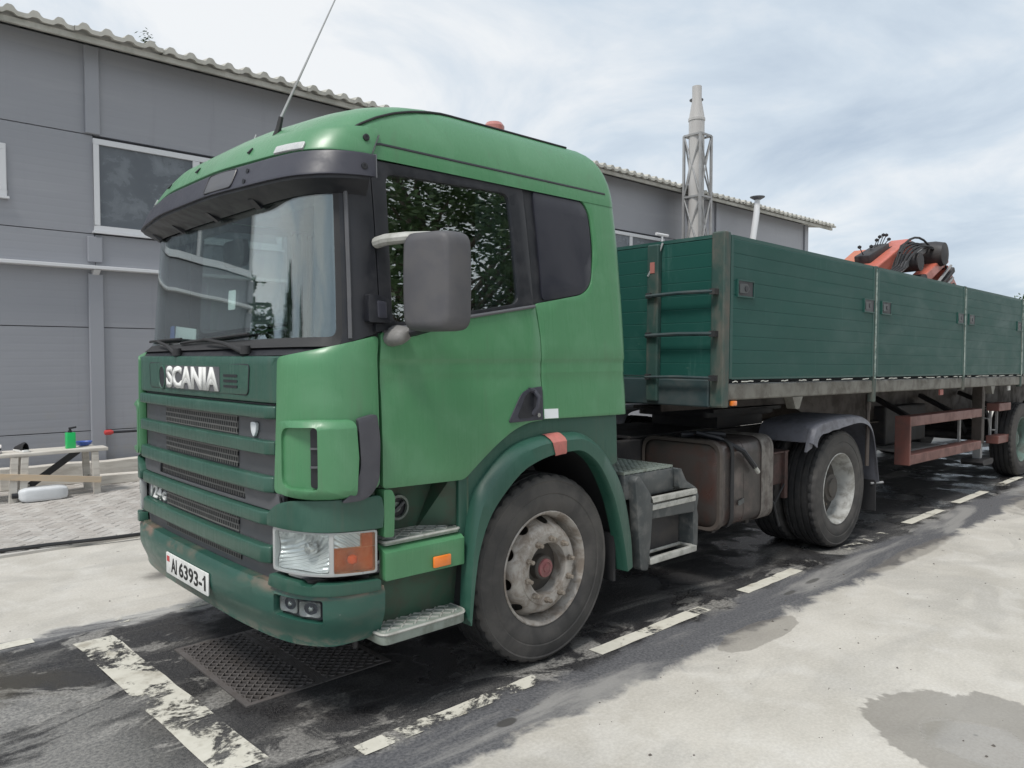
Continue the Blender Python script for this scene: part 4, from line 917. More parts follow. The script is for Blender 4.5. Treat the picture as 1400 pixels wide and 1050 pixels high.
hp = rpoly([(.29, 2.49), (.56, 2.49), (.56, 2.585), (.29, 2.585)], .02, 3)
patch(hp, vis, .0155, .006, .05, .03).build('hatch', 'grey_plastic', band, bevel=.002)
MB().tube([vis(u, z, .0155) for u, z in hp], .0035, 5, True).build('hatch_seam', 'black_plastic', band)
for u in (.0, .62, -.55):
    p = Vector(brow(u, 2.66, .022)); MB().bar(p + Vector((-.01, 0, -.012)), p + Vector((.012, 0, .012)), .018, .008).build('brow_clip', 'black_plastic', band, smooth=False)
# windshield, cowl, pillars
UW = 1.205
wsd = patch(rpoly([(-UW, 1.745), (UW, 1.765), (UW, 2.455), (-UW, 2.455)], .05), cab, .0, .008, .02, .1).build('windshield', 'windshield_glass', TK, angle=60)
o_ = rpoly([(-UW - .03, 1.715), (UW + .03, 1.735), (UW + .03, 2.49), (-UW - .03, 2.49)], .05); i_ = rpoly([(-UW + .012, 1.757), (UW - .012, 1.777), (UW - .012, 2.44), (-UW + .012, 2.44)], .04)
patch(o_, cab, .006, .02, .05, .1, [i_]).build('windshield_seal', 'rubber', wsd, angle=60)
patch([(-1.22, 1.672), (1.22, 1.70), (1.22, 1.765), (0, 1.738), (-1.22, 1.745)], cab, -.012, .02, .06, .03).build('cowl', 'black_plastic', TK, angle=60)
for s in (1, -1):
    patch([(UW + .02, 1.745), (ux(.383), 1.80), (ux(.383), 2.62), (UW + .02, 2.62)], side(s), .006, .03, .03, .1).build('pillar', 'black_plastic', TK, angle=60)
    MB().tube([cab(s * (UW + .058), 1.77 + .70 * i / 10, .012) for i in range(11)], .010, 6).build('pillar_trim', 'grey_plastic', TK)
def wiper(u0, z0, u1, z1, ub0, ub1, zb0, zb1):
    w_ = MB().tube([cab(u0, z0, .02), cab((u0 + u1) / 2, (z0 + z1) / 2 + .01, .05), cab(u1, z1, .045)], [.012, .010, .007], 8).build('wiper', 'rubber', TK)
    MB().tube([cab(ub0 + (ub1 - ub0) * i / 8, zb0 + (zb1 - zb0) * i / 8, .022) for i in range(9)], .008, 6).build('wiper_blade', 'rubber', w_)
    MB().rev([(.025, -.01), (.022, .03), (.0, .034)], Vector(cab(u0, z0, .01)), 12, 'z').build('wiper_pivot', 'rubber', w_)
wiper(.62, 1.712, .05, 1.782, -.35, .55, 1.765, 1.80); wiper(-.25, 1.705, -.72, 1.782, -1.0, -.35, 1.782, 1.79)
for s in (1, -1): patch([(1.06, 1.75), (1.21, 1.76), (1.21, 2.46), (1.075, 2.46)], side(s), -.012, .004, .03, .1).build('ceramic_edge', 'black_plastic', wsd, angle=60)
# stickers on the inside of the windshield
patch([(-.62, 1.80), (-.27, 1.785), (-.27, 1.845), (-.62, 1.87)], cab, -.03, .003, .1, .1).build('dash_paper', 'paper', wsd); patch([(-.72, 1.80), (-.64, 1.80), (-.66, 1.875), (-.72, 1.87)], cab, -.03, .003, .1, .1).build('dash_card', 'blue', wsd)
patch(rpoly([(.22, 1.93), (.31, 1.93), (.31, 2.03), (.22, 2.03)], .01, 2), cab, -.012, .002, .1, .1).build('toll_sticker', 'paper', wsd)

# doors
belt = lambda x: 1.798 + .158 * (x - .385)
for s in (1, -1):
    dr = patch(rpoly(xz([(.385, 1.092), (.86, 1.082), (.97, 1.165), (1.07, 1.235), (1.19, 1.303), (1.30, 1.338), (1.412, 1.345), (1.412, 1.80), (1.387, 1.957), (.385, 1.798)]), [.02, .03, .05, .05, .05, .05, .008, .05, .008, .02]), side(s), .008, .03, .08, .06, zext=(1.675, 1.665, 1.655, 1.645, 1.605, 1.59)).build('door', 'paint_green', TK, bevel=.006, angle=40)
    hole = rpoly(xz([(.462, 1.842), (1.272, 1.972), (1.258, 2.560), (.478, 2.540)]), .055)
    patch(rpoly(xz([(.392, 1.803), (1.380, 1.962), (1.366, 2.615), (.392, 2.590)]), [.01, .01, .01, .05]), side(s), .004, .03, .07, .1, [hole]).build('window_frame', 'black_plastic', dr, bevel=.004)
    patch(rpoly(xz([(.455, 1.835), (1.278, 1.965), (1.264, 2.566), (.470, 2.548)]), .055), side(s), -.008, .006, .07, .1).build('door_window', 'door_glass', dr, angle=60)
    MB().tube([cab(s * ux(x), belt(x) + .006, .012) for x in [.40 + .049 * i for i in range(21)]], .010, 6).build('window_weatherstrip', 'grey_plastic', dr)
    patch(rpoly(xz([(.398, 2.600), (1.366, 2.622), (1.366, 2.662), (.46, 2.662), (.41, 2.645)]), .01, 2), side(s), .010, .03, .08, .1).build('door_top', 'paint_green', dr, bevel=.005)
    patch(xz([(.41, 1.12), (1.38, 1.36), (1.38, 1.94), (.41, 1.78)]), side(s), -.045, .01, .1, .1).build('door_trim', 'interior', dr)
    # handle
    hd = patch(rpoly(xz([(1.155, 1.345), (1.412, 1.348), (1.412, 1.528), (1.315, 1.520), (1.255, 1.495)]), [.02, .004, .004, .04, .03]), side(s), .014, .02, .05, .05).build('door_handle', 'visor_plastic', dr, bevel=.005)
    patch(rpoly(xz([(1.215, 1.365), (1.335, 1.365), (1.345, 1.50), (1.29, 1.495)]), .03), side(s), .0165, .004, .05, .05).build('handle_recess', 'black_plastic', hd)
    MB().tube([cab(s * ux(a), b, c) for a, b, c in ((1.335, 1.38, .012), (1.35, 1.42, .04), (1.358, 1.47, .04), (1.345, 1.505, .018), (1.31, 1.512, .016))], .014, 8).build('handle_grip', 'visor_plastic', hd)
    MB().rev([(.012, .004), (.012, -.004), (0, -.004)], Vector(cab(s * ux(1.375), 1.375, .016)), 10, 'y').build('lock', 'chrome', hd)
    # panel behind the door with rear side window
    pn = patch(rpoly(xz([(1.420, 1.348), (2.10, 1.340)]) + [(USIDE, 1.340), (USIDE, 2.668)] + xz([(1.376, 2.668), (1.376, 2.622), (1.84, 2.622), (1.91, 2.53), (1.915, 2.30), (1.86, 2.10), (1.78, 2.045), (1.395, 1.975), (1.420, 1.80)]), [.004, 0, 0, 0, .004, .004, .06, .06, .1, .08, .06, .02, .05]), side(s), .008, .03, .07, .08, uext=[USIDE - .1 + .0125 * i for i in range(8)], zext=(1.675, 1.665, 1.655, 1.645, 1.605, 1.59)).build('side_panel', 'paint_green', TK, bevel=.005, angle=40)
    patch(rpoly(xz([(1.372, 1.962), (1.80, 2.035), (1.90, 2.12), (1.925, 2.40), (1.925, 2.56), (1.86, 2.632), (1.372, 2.632)]), [0, .05, .06, .06, .06, .06, 0]), side(s), -.006, .02, .07, .1).build('side_window_frame', 'black_plastic', pn, bevel=.004)
    patch(rpoly(xz([(1.452, 1.995), (1.79, 2.052), (1.872, 2.13), (1.893, 2.40), (1.885, 2.55), (1.83, 2.600), (1.445, 2.600)]), [.03, .05, .06, .06, .06, .06, .03]), side(s), .004, .01, .07, .1).build('side_window', 'side_blank', pn, bevel=.003)
    patch(xz([(1.425, 1.352), (1.535, 1.350), (1.535, 1.402), (1.425, 1.404)]), side(s), .0095, .002, .1, .1).build('sticker', 'paper', pn)
    # lower skirt behind, front wing above the wheel
    patch(rpoly(xz([(.84, 1.085), (.95, 1.17), (1.07, 1.25), (1.19, 1.318), (1.30, 1.352), (1.42, 1.36), (2.06, 1.352), (2.07, 1.05), (1.96, 1.02), (1.80, 1.14), (1.62, 1.19), (1.42, 1.19), (1.16, 1.12), (.99, .95), (.93, .80), (.84, .80)]), .01, 2), side(s), -.014, .02, .06, .08).build('front_wing', 'paint_dark', TK, bevel=.004)
# rear wall
MB().prism([(-1.12, 1.34), (1.12, 1.34), (1.02, 2.64), (-1.02, 2.64)], lambda a, b: (XR - .028, a, b), lambda a, b: (XR - .004, a, b)).build('rear_wall', 'paint_green', TK, smooth=False)
MB().box((.35, -1.08, 1.30), (XR - .03, 1.08, 1.345)).build('cab_floor', 'chassis', TK, smooth=False)

for s in (1, -1):
    for x_, z0_, z1_ in ((.375, 1.10, 1.79), (1.416, 1.36, 1.80), (1.372, 1.97, 2.65)): patch(xz([(x_ - .03, z0_), (x_ + .03, z0_), (x_ + .03, z1_), (x_ - .03, z1_)]), side(s), -.018, .012, .1, .06).build('gap_shade', 'rubber', TK)  # dark strips added behind the door gaps to stand for their shade
# corner panels with air scoops, wings, headlights
for s in (1, -1):
    f_ = side(s)
    cp = patch(rpoly([(.918, 1.085), (1.165, 1.072), (1.29, 1.080), (1.424, 1.105), (1.424, 1.785), (1.30, 1.762), (1.10, 1.715), (.958, 1.687)], [.03, .02, .02, .03, .03, .05, .05, .03]), f_, .014, .04, .035, .05).build('corner_panel', 'paint_green', TK, bevel=.008, angle=40)
    def bulge(u, z, off=0.0, f_=f_): return f_(u, z, off + .045 * sm(.94, 1.15, u) * sm(1.05, 1.10, z) * sm(1.44, 1.38, z) - .012 * sm(1.2, 1.4, u))
    pocket = rpoly([(.985, 1.12), (1.163, 1.115), (1.163, 1.388), (.985, 1.38)], [.05, .02, .02, .05])
    scp = patch(rpoly([(.955, 1.085), (1.14, 1.072), (1.30, 1.075), (1.31, 1.25), (1.30, 1.415), (1.15, 1.418), (.955, 1.408)], [.05, .03, .03, 0, .03, .03, .05]), bulge, .020, .06, .025, .03, [pocket]).build('air_scoop', 'paint_green', cp, bevel=.012, seg=3, angle=50)
    patch(rpoly([(1.128, 1.125), (1.158, 1.12), (1.158, 1.382), (1.128, 1.378)], .012, 3), f_, .030, .012, .02, .06).build('scoop_slot', 'black_plastic', scp)
    for z in (1.21, 1.29): patch([(1.13, z), (1.158, z), (1.158, z + .008), (1.13, z + .008)], f_, .042, .012, .02, .06).build('slot_fin', 'grey_plastic', scp)
    patch(rpoly([(1.312, 1.418), (1.392, 1.438), (1.408, 1.33), (1.400, 1.13), (1.345, 1.062), (1.235, 1.056), (1.285, 1.10), (1.322, 1.20)], [.01, .02, .05, .06, .04, .02, .03, .04]), f_, .050, .045, .025, .04).build('air_deflector', 'deflector', cp, bevel=.008, angle=40)
    patch(rpoly([(.875, .936), (1.432, .920), (1.440, 1.00), (1.425, 1.068), (1.15, 1.066), (1.02, 1.060), (.94, 1.035), (.875, .985)], [.01, .01, .02, .02, .05, .05, .05, .02]), f_, .024, .04, .035, .03).build('headlight_wing', 'paint_dark', TK, bevel=.008, angle=40)
    hl = patch([(.885, .715), (1.425, .70), (1.432, .925), (.885, .94)], f_, -.06, .02, .035, .06).build('headlight', 'black_plastic', TK)
    def bowl(u, z, off=0.0, f_=f_): return f_(u, z, off - .055 * max(0, 1 - ((u - 1.055) / .15) ** 2 - ((z - .84) / .11) ** 2))
    patch(rpoly([(.925, .752), (1.192, .744), (1.192, .916), (.925, .916)], .012, 3), bowl, -.002, .004, .022, .022).build('reflector', 'reflector', hl, angle=60)
    MB().rev([(.0, -.03), (.028, -.018), (.03, .0), (.028, .018)], Vector(f_(1.10, .845, -.025)), 14, 'x').build('bulb', 'chrome', hl)
    frm = rpoly([(.905, .740), (1.408, .722), (1.408, .915), (.905, .932)], .012, 2)
    patch(frm, f_, .014, .03, .035, .06, [rpoly([(.922, .750), (1.193, .741), (1.193, .917), (.922, .919)], .010, 2), rpoly([(1.212, .741), (1.398, .732), (1.398, .906), (1.212, .916)], .008, 2)]).build('lamp_frame', 'lamp_trim', hl, bevel=.003)
    patch(rpoly([(.920, .747), (1.195, .739), (1.195, .920), (.920, .921)], .010, 2), f_, .016, .004, .035, .06).build('lens', 'lens_glass', hl, angle=60)
    patch([(1.214, .742), (1.398, .733), (1.398, .842), (1.214, .848)], f_, .012, .004, .035, .05).build('indicator', 'amber_glass', hl, angle=60)
    patch([(1.214, .852), (1.33, .849), (1.33, .909), (1.214, .914)], f_, .003, .012, .035, .05).build('position_lamp', 'reflector', hl, angle=60)
    patch([(1.334, .849), (1.398, .846), (1.398, .905), (1.334, .909)], f_, .012, .004, .035, .05).build('indicator', 'amber_glass', hl, angle=60)
    patch([(1.214, .733), (1.398, .730), (1.398, .908), (1.214, .915)], lambda u, z, off=0.0, f_=f_: f_(u, z, off - .03 * max(0, 1 - ((u - 1.306) / .09) ** 2)), -.010, .004, .025, .04).build('indicator_bowl', 'amber_lens', hl, angle=60)
    MB().rev([(0, -.026), (.02, -.014), (.024, 0), (.02, .014), (0, .026)], Vector(f_(1.30, .79, -.018)), 12, 'z').build('indicator_bulb', 'orange_lens', hl)
    patch([(1.212, .732), (1.400, .726), (1.400, .91), (1.212, .918)], f_, .016, .004, .035, .06).build('lens', 'lens_glass', hl, angle=60)
    patch(rpoly([(.885, .668), (1.10, .650), (1.418, .642), (1.418, .690), (1.14, .703), (1.125, .690), (1.085, .692), (1.07, .708), (.90, .722)], .008, 2), f_, .030, .05, .035, .03).build('lamp_moulding', 'paint_dark', TK, bevel=.006, angle=40)

# grille
gr = patch([(-.93, .62), (.93, .62), (.93, 1.475), (-.93, 1.475)], cab, -.030, .02, .06, .1).build('grille', 'grey_plastic', TK)
lp = patch(rpoly([(-.945, 1.480), (.945, 1.480), (.955, 1.692), (-.955, 1.692)], .015, 3), cab, .002, .03, .06, .05).build('logo_panel', 'paint_dark', TK, bevel=.01)
lo = rpoly([(-.68, 1.512), (.68, 1.512), (.70, 1.652), (-.70, 1.652)], .025, 4)
patch(lo, cab, .006, .01, .06, .05).build('logo_plate', 'paint_dark', lp, bevel=.003); MB().tube([cab(u, z, .0035) for u, z in lo], .004, 5, True).build('plate_seam', 'black_plastic', lp)
patch(rpoly([(-.395, 1.515), (.375, 1.515), (.375, 1.640), (-.395, 1.640)], .01, 2), cab, .0085, .004, .06, .05).build('logo_back', 'grey_plastic', lp)
text_mesh('SCANIA', .122, lambda a, b, d: cab(a, 1.516 + b, .0087 + d), 'white_paint', 'logo_letters', lp, width=.74, bold=.05, depth=.005)
patch([(-.455 + .052 * math.cos(a), 1.572 + .062 * math.sin(a)) for a in [2 * math.pi * i / 20 for i in range(20)]], cab, .0085, .004, .03, .03).build('emblem_hole', 'black_plastic', lp)
MB().tube([cab(-.455 + .054 * math.cos(a), 1.572 + .064 * math.sin(a), .008) for a in [2 * math.pi * i / 20 for i in range(20)]], .005, 5, True).build('emblem_ring', 'paint_dark', lp)
for z in (1.540, 1.566, 1.592): patch(rpoly([(.42, z), (.575, z), (.575, z + .012), (.42, z + .012)], .004, 2), cab, .0085, .004, .06, .03).build('louvre', 'black_plastic', lp)
for k, (z0, z1, hu) in enumerate(((1.410, 1.468, .915), (1.249, 1.309, .905), (1.076, 1.149, .895), (.926, .988, .868), (.750, .829, .864))):
    pts_ = [(-hu, z0), (hu, z0), (hu, z1), (-hu, z1)]
    def bm_(u, z, off=0.0, z0=z0, z1=z1, hu=hu): return cab(u, z, off - .018 * sm(hu - .05, hu, abs(u)))
    patch(pts_, bm_, .020, .05, .05, .1, uext=(hu - .05, -hu + .05, hu - .025, -hu + .025)).build('grille_bar', 'paint_dark', gr, bevel=.009, seg=2, angle=50)
for z0, z1, hu in ((1.315, 1.404, .50), (1.155, 1.243, .50), (1.012, 1.066, .58), (.835, .920, .50), (.70, .744, .52)):
    patch([(-hu, z0), (hu, z0), (hu, z1), (-hu, z1)], cab, -.024, .006, .06, .1).build('grille_mesh', 'grille_mesh', gr)
patch(rpoly([(-.93, .992), (.93, .992), (.91, 1.074), (-.91, 1.074)], .02, 3), cab, -.014, .01, .06, .1, [rpoly([(-.60, 1.008), (.60, 1.008), (.58, 1.070), (-.58, 1.070)], .01, 2)]).build('grille_lip', 'grey_plastic', gr, bevel=.003)
patch(rpoly([(.66, 1.385), (.72, 1.385), (.715, 1.34), (.69, 1.31), (.665, 1.34)], .015, 3), cab, -.012, .016, .06, .1).build('badge', 'paper', gr, bevel=.003)
text_mesh('124', .084, lambda a, b, d: cab(-.70 + a, .835 + b, -.0295 + d), 'white_paint', 'model_letters', gr, width=.215, bold=.025, shear=.12, depth=.012)
text_mesh('G', .055, lambda a, b, d: cab(-.545 + a, .842 + b, -.0295 + d), 'white_paint', 'model_letters', gr, width=.06, bold=.025, shear=.12, depth=.012)

# bumper
def bum(u, z, off=0.0):
    x, y, nx, ny = Bc(u); fr_ = sm(1.3, .8, abs(u)); lower = sm(.56, .41, z); top = sm(.63, .675, z)
    return (x - .018 * fr_ + .02 * sm(.5, 1.0, abs(y)) * sm(.3, .05, x) + nx * (off + .026 - .045 * lower - .02 * top), y + ny * (off + .026 - .045 * lower - .02 * top), z)
fogh = lambda s: rpoly([(s * .918, .545), (s * 1.158, .520), (s * 1.158, .626), (s * .918, .634)], .012, 3)
bp = patch([(-1.44, .425), (-1.2, .408), (0, .41), (1.2, .408), (1.44, .425), (1.44, .655), (1.1, .660), (.9, .672), (-.9, .672), (-1.1, .660), (-1.44, .655)], bum, 0, .05, .05, .03, [fogh(1), fogh(-1)]).build('bumper', 'paint_bumper', TK, angle=50)
for s in (1, -1):
    fg = patch([(s * .90, .52), (s * 1.175, .505), (s * 1.175, .64), (s * .90, .645)], bum, -.055, .01, .04, .06).build('fog_lamp', 'black_plastic', TK)
    patch(rpoly([(s * .925, .552), (s * 1.150, .528), (s * 1.150, .618), (s * .925, .628)], .012, 3), bum, -.035, .015, .04, .05).build('lamp_body', 'visor_plastic', fg)
    for u, zc_, hw_ in ((.982, .590, .050), (1.092, .579, .050)):
        def fb_(u_, z_, o=0.0, u=u, s=s, zc_=zc_): return bum(u_, z_, o - .022 * max(0, 1 - ((u_ - s * u) / .05) ** 2 - ((z_ - zc_) / .04) ** 2))
        patch(rpoly([(s * (u - hw_), zc_ - .034), (s * (u + hw_), zc_ - .036), (s * (u + hw_), zc_ + .030), (s * (u - hw_), zc_ + .032)], .012, 3), fb_, -.024, .006, .014, .012).build('lamp_bowl', 'fog_bowl', fg, angle=60)
        MB().rev([(0, -.014), (.011, -.008), (.013, 0), (.011, .008), (0, .014)], Vector(bum(s * u, zc_, -.038)), 10, 'x').build('bulb', 'chrome', fg)
    patch(rpoly([(s * .928, .555), (s * 1.147, .531), (s * 1.147, .615), (s * .928, .625)], .012, 3), bum, -.016, .004, .04, .05).build('lens', 'lens_glass', fg, angle=60)
npl = patch(rpoly([(-.30, .487), (.30, .487), (.30, .603), (-.30, .603)], .008, 2), lambda u, z, o=0.0: bum(u + .01, max(z, .56), o)[:2] + (z,), .010, .006, .06, .06).build('number_plate', 'white_paint', TK, bevel=.002)
pmap = lambda cx_, cz_: (lambda a, b, d: bum(.01 + cx_ + a, .56, .0102 + d)[:2] + (cz_ + b,))
text_mesh('AI', .080, pmap(-.175, .505), 'black_ink', 'plate_letters', npl, width=.085, bold=.022, depth=.0015)
text_mesh('6393-1', .080, pmap(.085, .505), 'black_ink', 'plate_numbers', npl, width=.37, bold=.022, depth=.0015)
MB().prism([(-.035, .054), (-.028, .048), (.0, .068), (.0, .080)], lambda a, b: pmap(.262, .505)(a, b, 0), lambda a, b: pmap(.262, .505)(a, b, .0016)).build('plate_numbers', 'black_ink', npl, smooth=False)
patch([(-.285, .555), (-.245, .555), (-.245, .585), (-.285, .585)], lambda u, z, o=0.0: bum(u + .01, .56, o)[:2] + (z,), .0115, .002, .06, .06).build('plate_flag', 'red_ink', npl)
MB().box((.03, -.8, .46), (.07, .8, .64)).build('bumper_core', 'chassis', TK, smooth=False)
MB().tube([(.30, -1.10, .36), (.30, -1.10, .42)], .012, 6).build('tow_pin', 'chassis', TK)

# steps on both sides
for s in (1, -1):
    Y = lambda y: -s * y
    def ybox(x0, y0, z0, x1, y1, z1, m=None):
        a, b = sorted((Y(y0), Y(y1))); return (m or MB()).box((x0, a, z0), (x1, b, z1))
    patch(rpoly(xz([(.382, .872), (.435, .868), (.442, 1.05), (.425, 1.085), (.382, 1.09)]), .01, 2), side(s), .020, .08, .05, .05).build('step_cheek', 'paint_green', TK, bevel=.008)
    rc = ybox(.40, 1.0, .82, .90, 1.02, 1.12).build('step_well', 'paint_step', TK, smooth=False)
    MB().prism([(.70, .85), (.90, .85), (.90, 1.09), (.82, 1.09)], lambda a, b: (a, Y(1.022), b), lambda a, b: (a, Y(1.04 + .15 * sm(.70, .88, a)), b)).build('well_gusset', 'paint_step', rc, smooth=False)
    MB().rev([(.062, 0), (.062, .016), (.05, .018), (.05, .0), (.0, .002)] if s < 0 else [(.062, 0), (.062, -.016), (.05, -.018), (.05, .0), (.0, -.002)], (.585, Y(1.021), .955), 20, 'y').build('filler_ring', 'step_plate', rc)
    MB().rev([(.046, -.003), (.046, .003), (0, .003)], (.585, Y(1.025), .955), 18, 'y').build('filler_cap', 'black_plastic', rc)
    MB().bar((.55, Y(1.034), .93), (.62, Y(1.034), .98), .016, .016).build('cap_grip', 'grey_plastic', rc, bevel=.004)
    rs = patch(rpoly(xz([(.384, .672), (.845, .668), (.845, .822), (.384, .832)]), .008, 2), lambda u, z, o=0.0, s=s: side(s)(u, z, o + .012 - .10 * sm(.80, .845, z)), .012, .05, .06, .025).build('step_riser', 'paint_green', TK, bevel=.005)
    ybox(.648, 1.225, .684, .752, 1.240, .738).build('side_marker', 'orange_lens', rs, bevel=.006)
    def pad(x0, x1, yi, yo, zt, th, rr):
        base = rpoly([(x0, yi), (x1, yi), (x1, yo), (x0, yo)], [.005, .03, rr, rr * .6], 6)
        p_ = MB().prism(base, lambda a, b: (a, Y(b), zt - th), lambda a, b: (a, Y(b), zt)).build('step_pad', 'step_plate', TK, bevel=.006)
        e_ = MB(); ins = .018; n_ = int((x1 - x0) / .075)
        for q in range(-2, n_ + 3):
            for sg in (1, -1):
                xa, xb = x0 + q * .075, x0 + q * .075 + sg * (yo - yi) * .9; ya, yb = yi + .012, yo - .028
                xl, xh = x0 + ins, x1 - ins - .02; ta, tb = 0.0, 1.0
                if abs(xb - xa) > 1e-6:
                    t0, t1 = sorted(((xl - xa) / (xb - xa), (xh - xa) / (xb - xa))); ta, tb = max(0, t0), min(1, t1)
                if tb - ta > .05: e_.bar((xa + (xb - xa) * ta, Y(ya + (yb - ya) * ta), zt + .001), (xa + (xb - xa) * tb, Y(ya + (yb - ya) * tb), zt + .001), .007, .007)
        e_.build('tread_ribs', 'step_alu', p_, smooth=False, weld=False, normals=False)
        MB().tube([(a, Y(b), zt - .004) for a, b in base], .007, 6, True).build('pad_rim', 'step_alu', p_)
    pad(.40, .845, 1.022, 1.195, .845, .02, .03)
    ybox(.38, 1.08, .40, .895, 1.115, .675).build('lower_panel', 'paint_step', TK, bevel=.01)
    pad(.345, .842, 1.06, 1.262, .445, .05, .07)

# wheel arches
AO = [(.845, .40), (.855, .60), (.872, .78), (.915, .98), (1.00, 1.09), (1.14, 1.195), (1.28, 1.245), (1.42, 1.262), (1.60, 1.265), (1.72, 1.255), (1.85, 1.19), (1.95, 1.10), (2.05, .97), (2.11, .83), (2.155, .62), (2.165, .42)]
AI = [(.862, .36), (.885, .56), (.915, .72), (.975, .86), (1.06, .965), (1.20, 1.08), (1.32, 1.13), (1.45, 1.157), (1.58, 1.163), (1.68, 1.155), (1.79, 1.09), (1.875, .99), (1.955, .85), (2.01, .70), (2.055, .54), (2.085, .395)]
def smooth_path(P, n=3):
    out_ = []; Q = [Vector(p) for p in P]
    for i in range(len(Q) - 1):
        p0, p1, p2, p3 = Q[max(i - 1, 0)], Q[i], Q[i + 1], Q[min(i + 2, len(Q) - 1)]
        for k in range(n): t_ = k / n; out_.append(.5 * ((2 * p1) + (-p0 + p2) * t_ + (2 * p0 - 5 * p1 + 4 * p2 - p3) * t_ ** 2 + (-p0 + 3 * p1 - 3 * p2 + p3) * t_ ** 3))
    return out_ + [Q[-1]]
AOs, AIs = smooth_path(AO), smooth_path(AI)
for s in (1, -1):
    Y = lambda y: -s * y
    rows = []
    for o_, i_ in zip(AOs, AIs):
        d = (i_ - o_); q = lambda t_: o_ + d * t_
        rows.append([(o_.x, Y(1.185), o_.y), (q(.02).x, Y(1.205), q(.02).y), (q(.22).x, Y(1.243), q(.22).y), (q(.36).x, Y(1.258), q(.36).y), (q(.96).x, Y(1.262), q(.96).y), (i_.x, Y(1.256), i_.y), (q(1.02).x, Y(1.22), q(1.02).y), (q(1.02).x, Y(1.17), q(1.02).y), (q(.9).x, Y(1.165), q(.9).y)])
    fd = MB().grid(rows).build('wheel_arch', 'paint_dark', TK, angle=38)
    rows = [[(o_.x * .25 + i_.x * .75, Y(1.20), o_.y * .25 + i_.y * .75), (o_.x * .25 + i_.x * .75, Y(.62), o_.y * .25 + i_.y * .75)] for o_, i_ in zip(AOs, AIs)]
    MB().grid(rows).build('arch_liner', 'rubber', fd)
    k0 = [i for i, p in enumerate(AOs) if 1.40 <= p.x <= 1.55]
    rows = []
    for i in k0:
        o_, i_ = AOs[i], AIs[i]; d = i_ - o_; rows.append([((o_ + d * t_).x, Y(y_), (o_ + d * t_).y + dz) for t_, y_, dz in ((.0, 1.19, .004), (.03, 1.212, .004), (.22, 1.249, .003), (.36, 1.264, 0), (.96, 1.267, 0), (1.02, 1.262, -.004))])
    MB().grid(rows).build('reflective_tape', 'reflect_red', fd)
    MB().box((2.02, *sorted((Y(.75), Y(1.17))), .36), (2.04, *sorted((Y(.75), Y(1.17)))[1:], .95)) if False else None
    a, b = sorted((Y(.78), Y(1.19)))
    MB().box((2.035, a, .33), (2.055, b, .62)).build('mud_flap', 'rubber', fd, smooth=False)
# mirror, brackets
for s in (1, -1):
    Y = lambda y: -s * y
    mr = None; rows = []
    for k, (xx, kx) in enumerate(((.435, .80), (.438, .90), (.455, .98), (.50, 1.0), (.545, 1.0), (.565, .985), (.57, .95))):
        rows.append([(xx + .10 * (abs(a) - .0) * 0 + .035 * (a / .125), Y(1.455) - s * a * kx * .93, 2.015 + b * kx) for a, b in rpoly([(-.122, -.215), (.122, -.215), (.128, .0), (.122, .215), (-.122, .215), (-.128, 0)], [.045, .06, .2, .06, .045, .2], 5)])
    m = MB().grid(rows, True); n = len(rows[0]); m.f += [tuple(range(n)), tuple(range(6 * n, 7 * n))[::-1]]
    mr = m.build('mirror', 'mirror_plastic', TK, bevel=0, angle=50)
    gl = [(.572 + .035 * (a / .125), Y(1.455) - s * a * .93, 2.015 + b) for a, b in rpoly([(-.108, -.195), (.108, -.195), (.108, .195), (-.108, .195)], .03, 4)]
    MB().add(gl, [tuple(range(len(gl)))]).build('mirror_glass', 'chrome', mr, smooth=False)
    MB().tube([(.395, Y(1.15), 2.205), (.40, Y(1.22), 2.212), (.44, Y(1.32), 2.215), (.50, Y(1.42), 2.215)], [.026, .026, .025, .022], 10).build('mirror_arm', 'step_alu', mr, label='upper mirror arm wrapped in pale tape')
    MB().tube([(.47, Y(1.22), 1.79), (.50, Y(1.30), 1.80), (.52, Y(1.40), 1.82)], .018, 8).build('mirror_arm', 'black_plastic', mr)
    rows = [[(.465 + .055 * kx * math.cos(a), Y(1.19 + 0.0 + yy), 1.785 + .042 * kx * math.sin(a) + .012 * math.cos(a)) for a in [2 * math.pi * i / 14 for i in range(14)]] for yy, kx in ((0, 1.15), (.04, 1.05), (.075, .8), (.095, .4))]
    m = MB().grid(rows, True); m.f.append(tuple(3 * 14 + i for i in range(14))); m.build('arm_mount', 'box_light', mr, angle=50)
    bk = patch(rpoly([(1.345, 1.842), (1.478, 1.842), (1.478, 1.948), (1.43, 1.962), (1.35, 1.968)], .012, 3), side(s), .055, .055, .03, .04).build('pillar_bracket', 'black_plastic', TK, bevel=.012, seg=3)
    patch(rpoly([(1.395, 1.862), (1.455, 1.862), (1.455, 1.935), (1.395, 1.940)], .008, 2), side(s), .058, .004, .03, .04).build('bracket_recess', 'visor_plastic', bk, bevel=.003)
    patch(rpoly([(1.40, 1.80), (1.48, 1.81), (1.48, 1.838), (1.40, 1.838)], .006, 2), side(s), .03, .03, .03, .04).build('bracket_foot', 'black_plastic', bk)
# antennas
an = MB().tube([(.19, -.57, 2.745), (.21, -.575, 2.80), (.222, -.58, 2.86)], [.016, .014, .012], 8).build('antenna', 'rubber', TK)
MB().tube([(.218, -.578, 2.85), (.40, -.57, 3.24), (.66, -.56, 3.80)], [.007, .0045, .0025], 6).build('whip', 'steel_grey', an)
MB().tube([(.50, .42, 2.92), (.55, .42, 3.05)], .005, 5).build('antenna', 'steel_grey', TK)

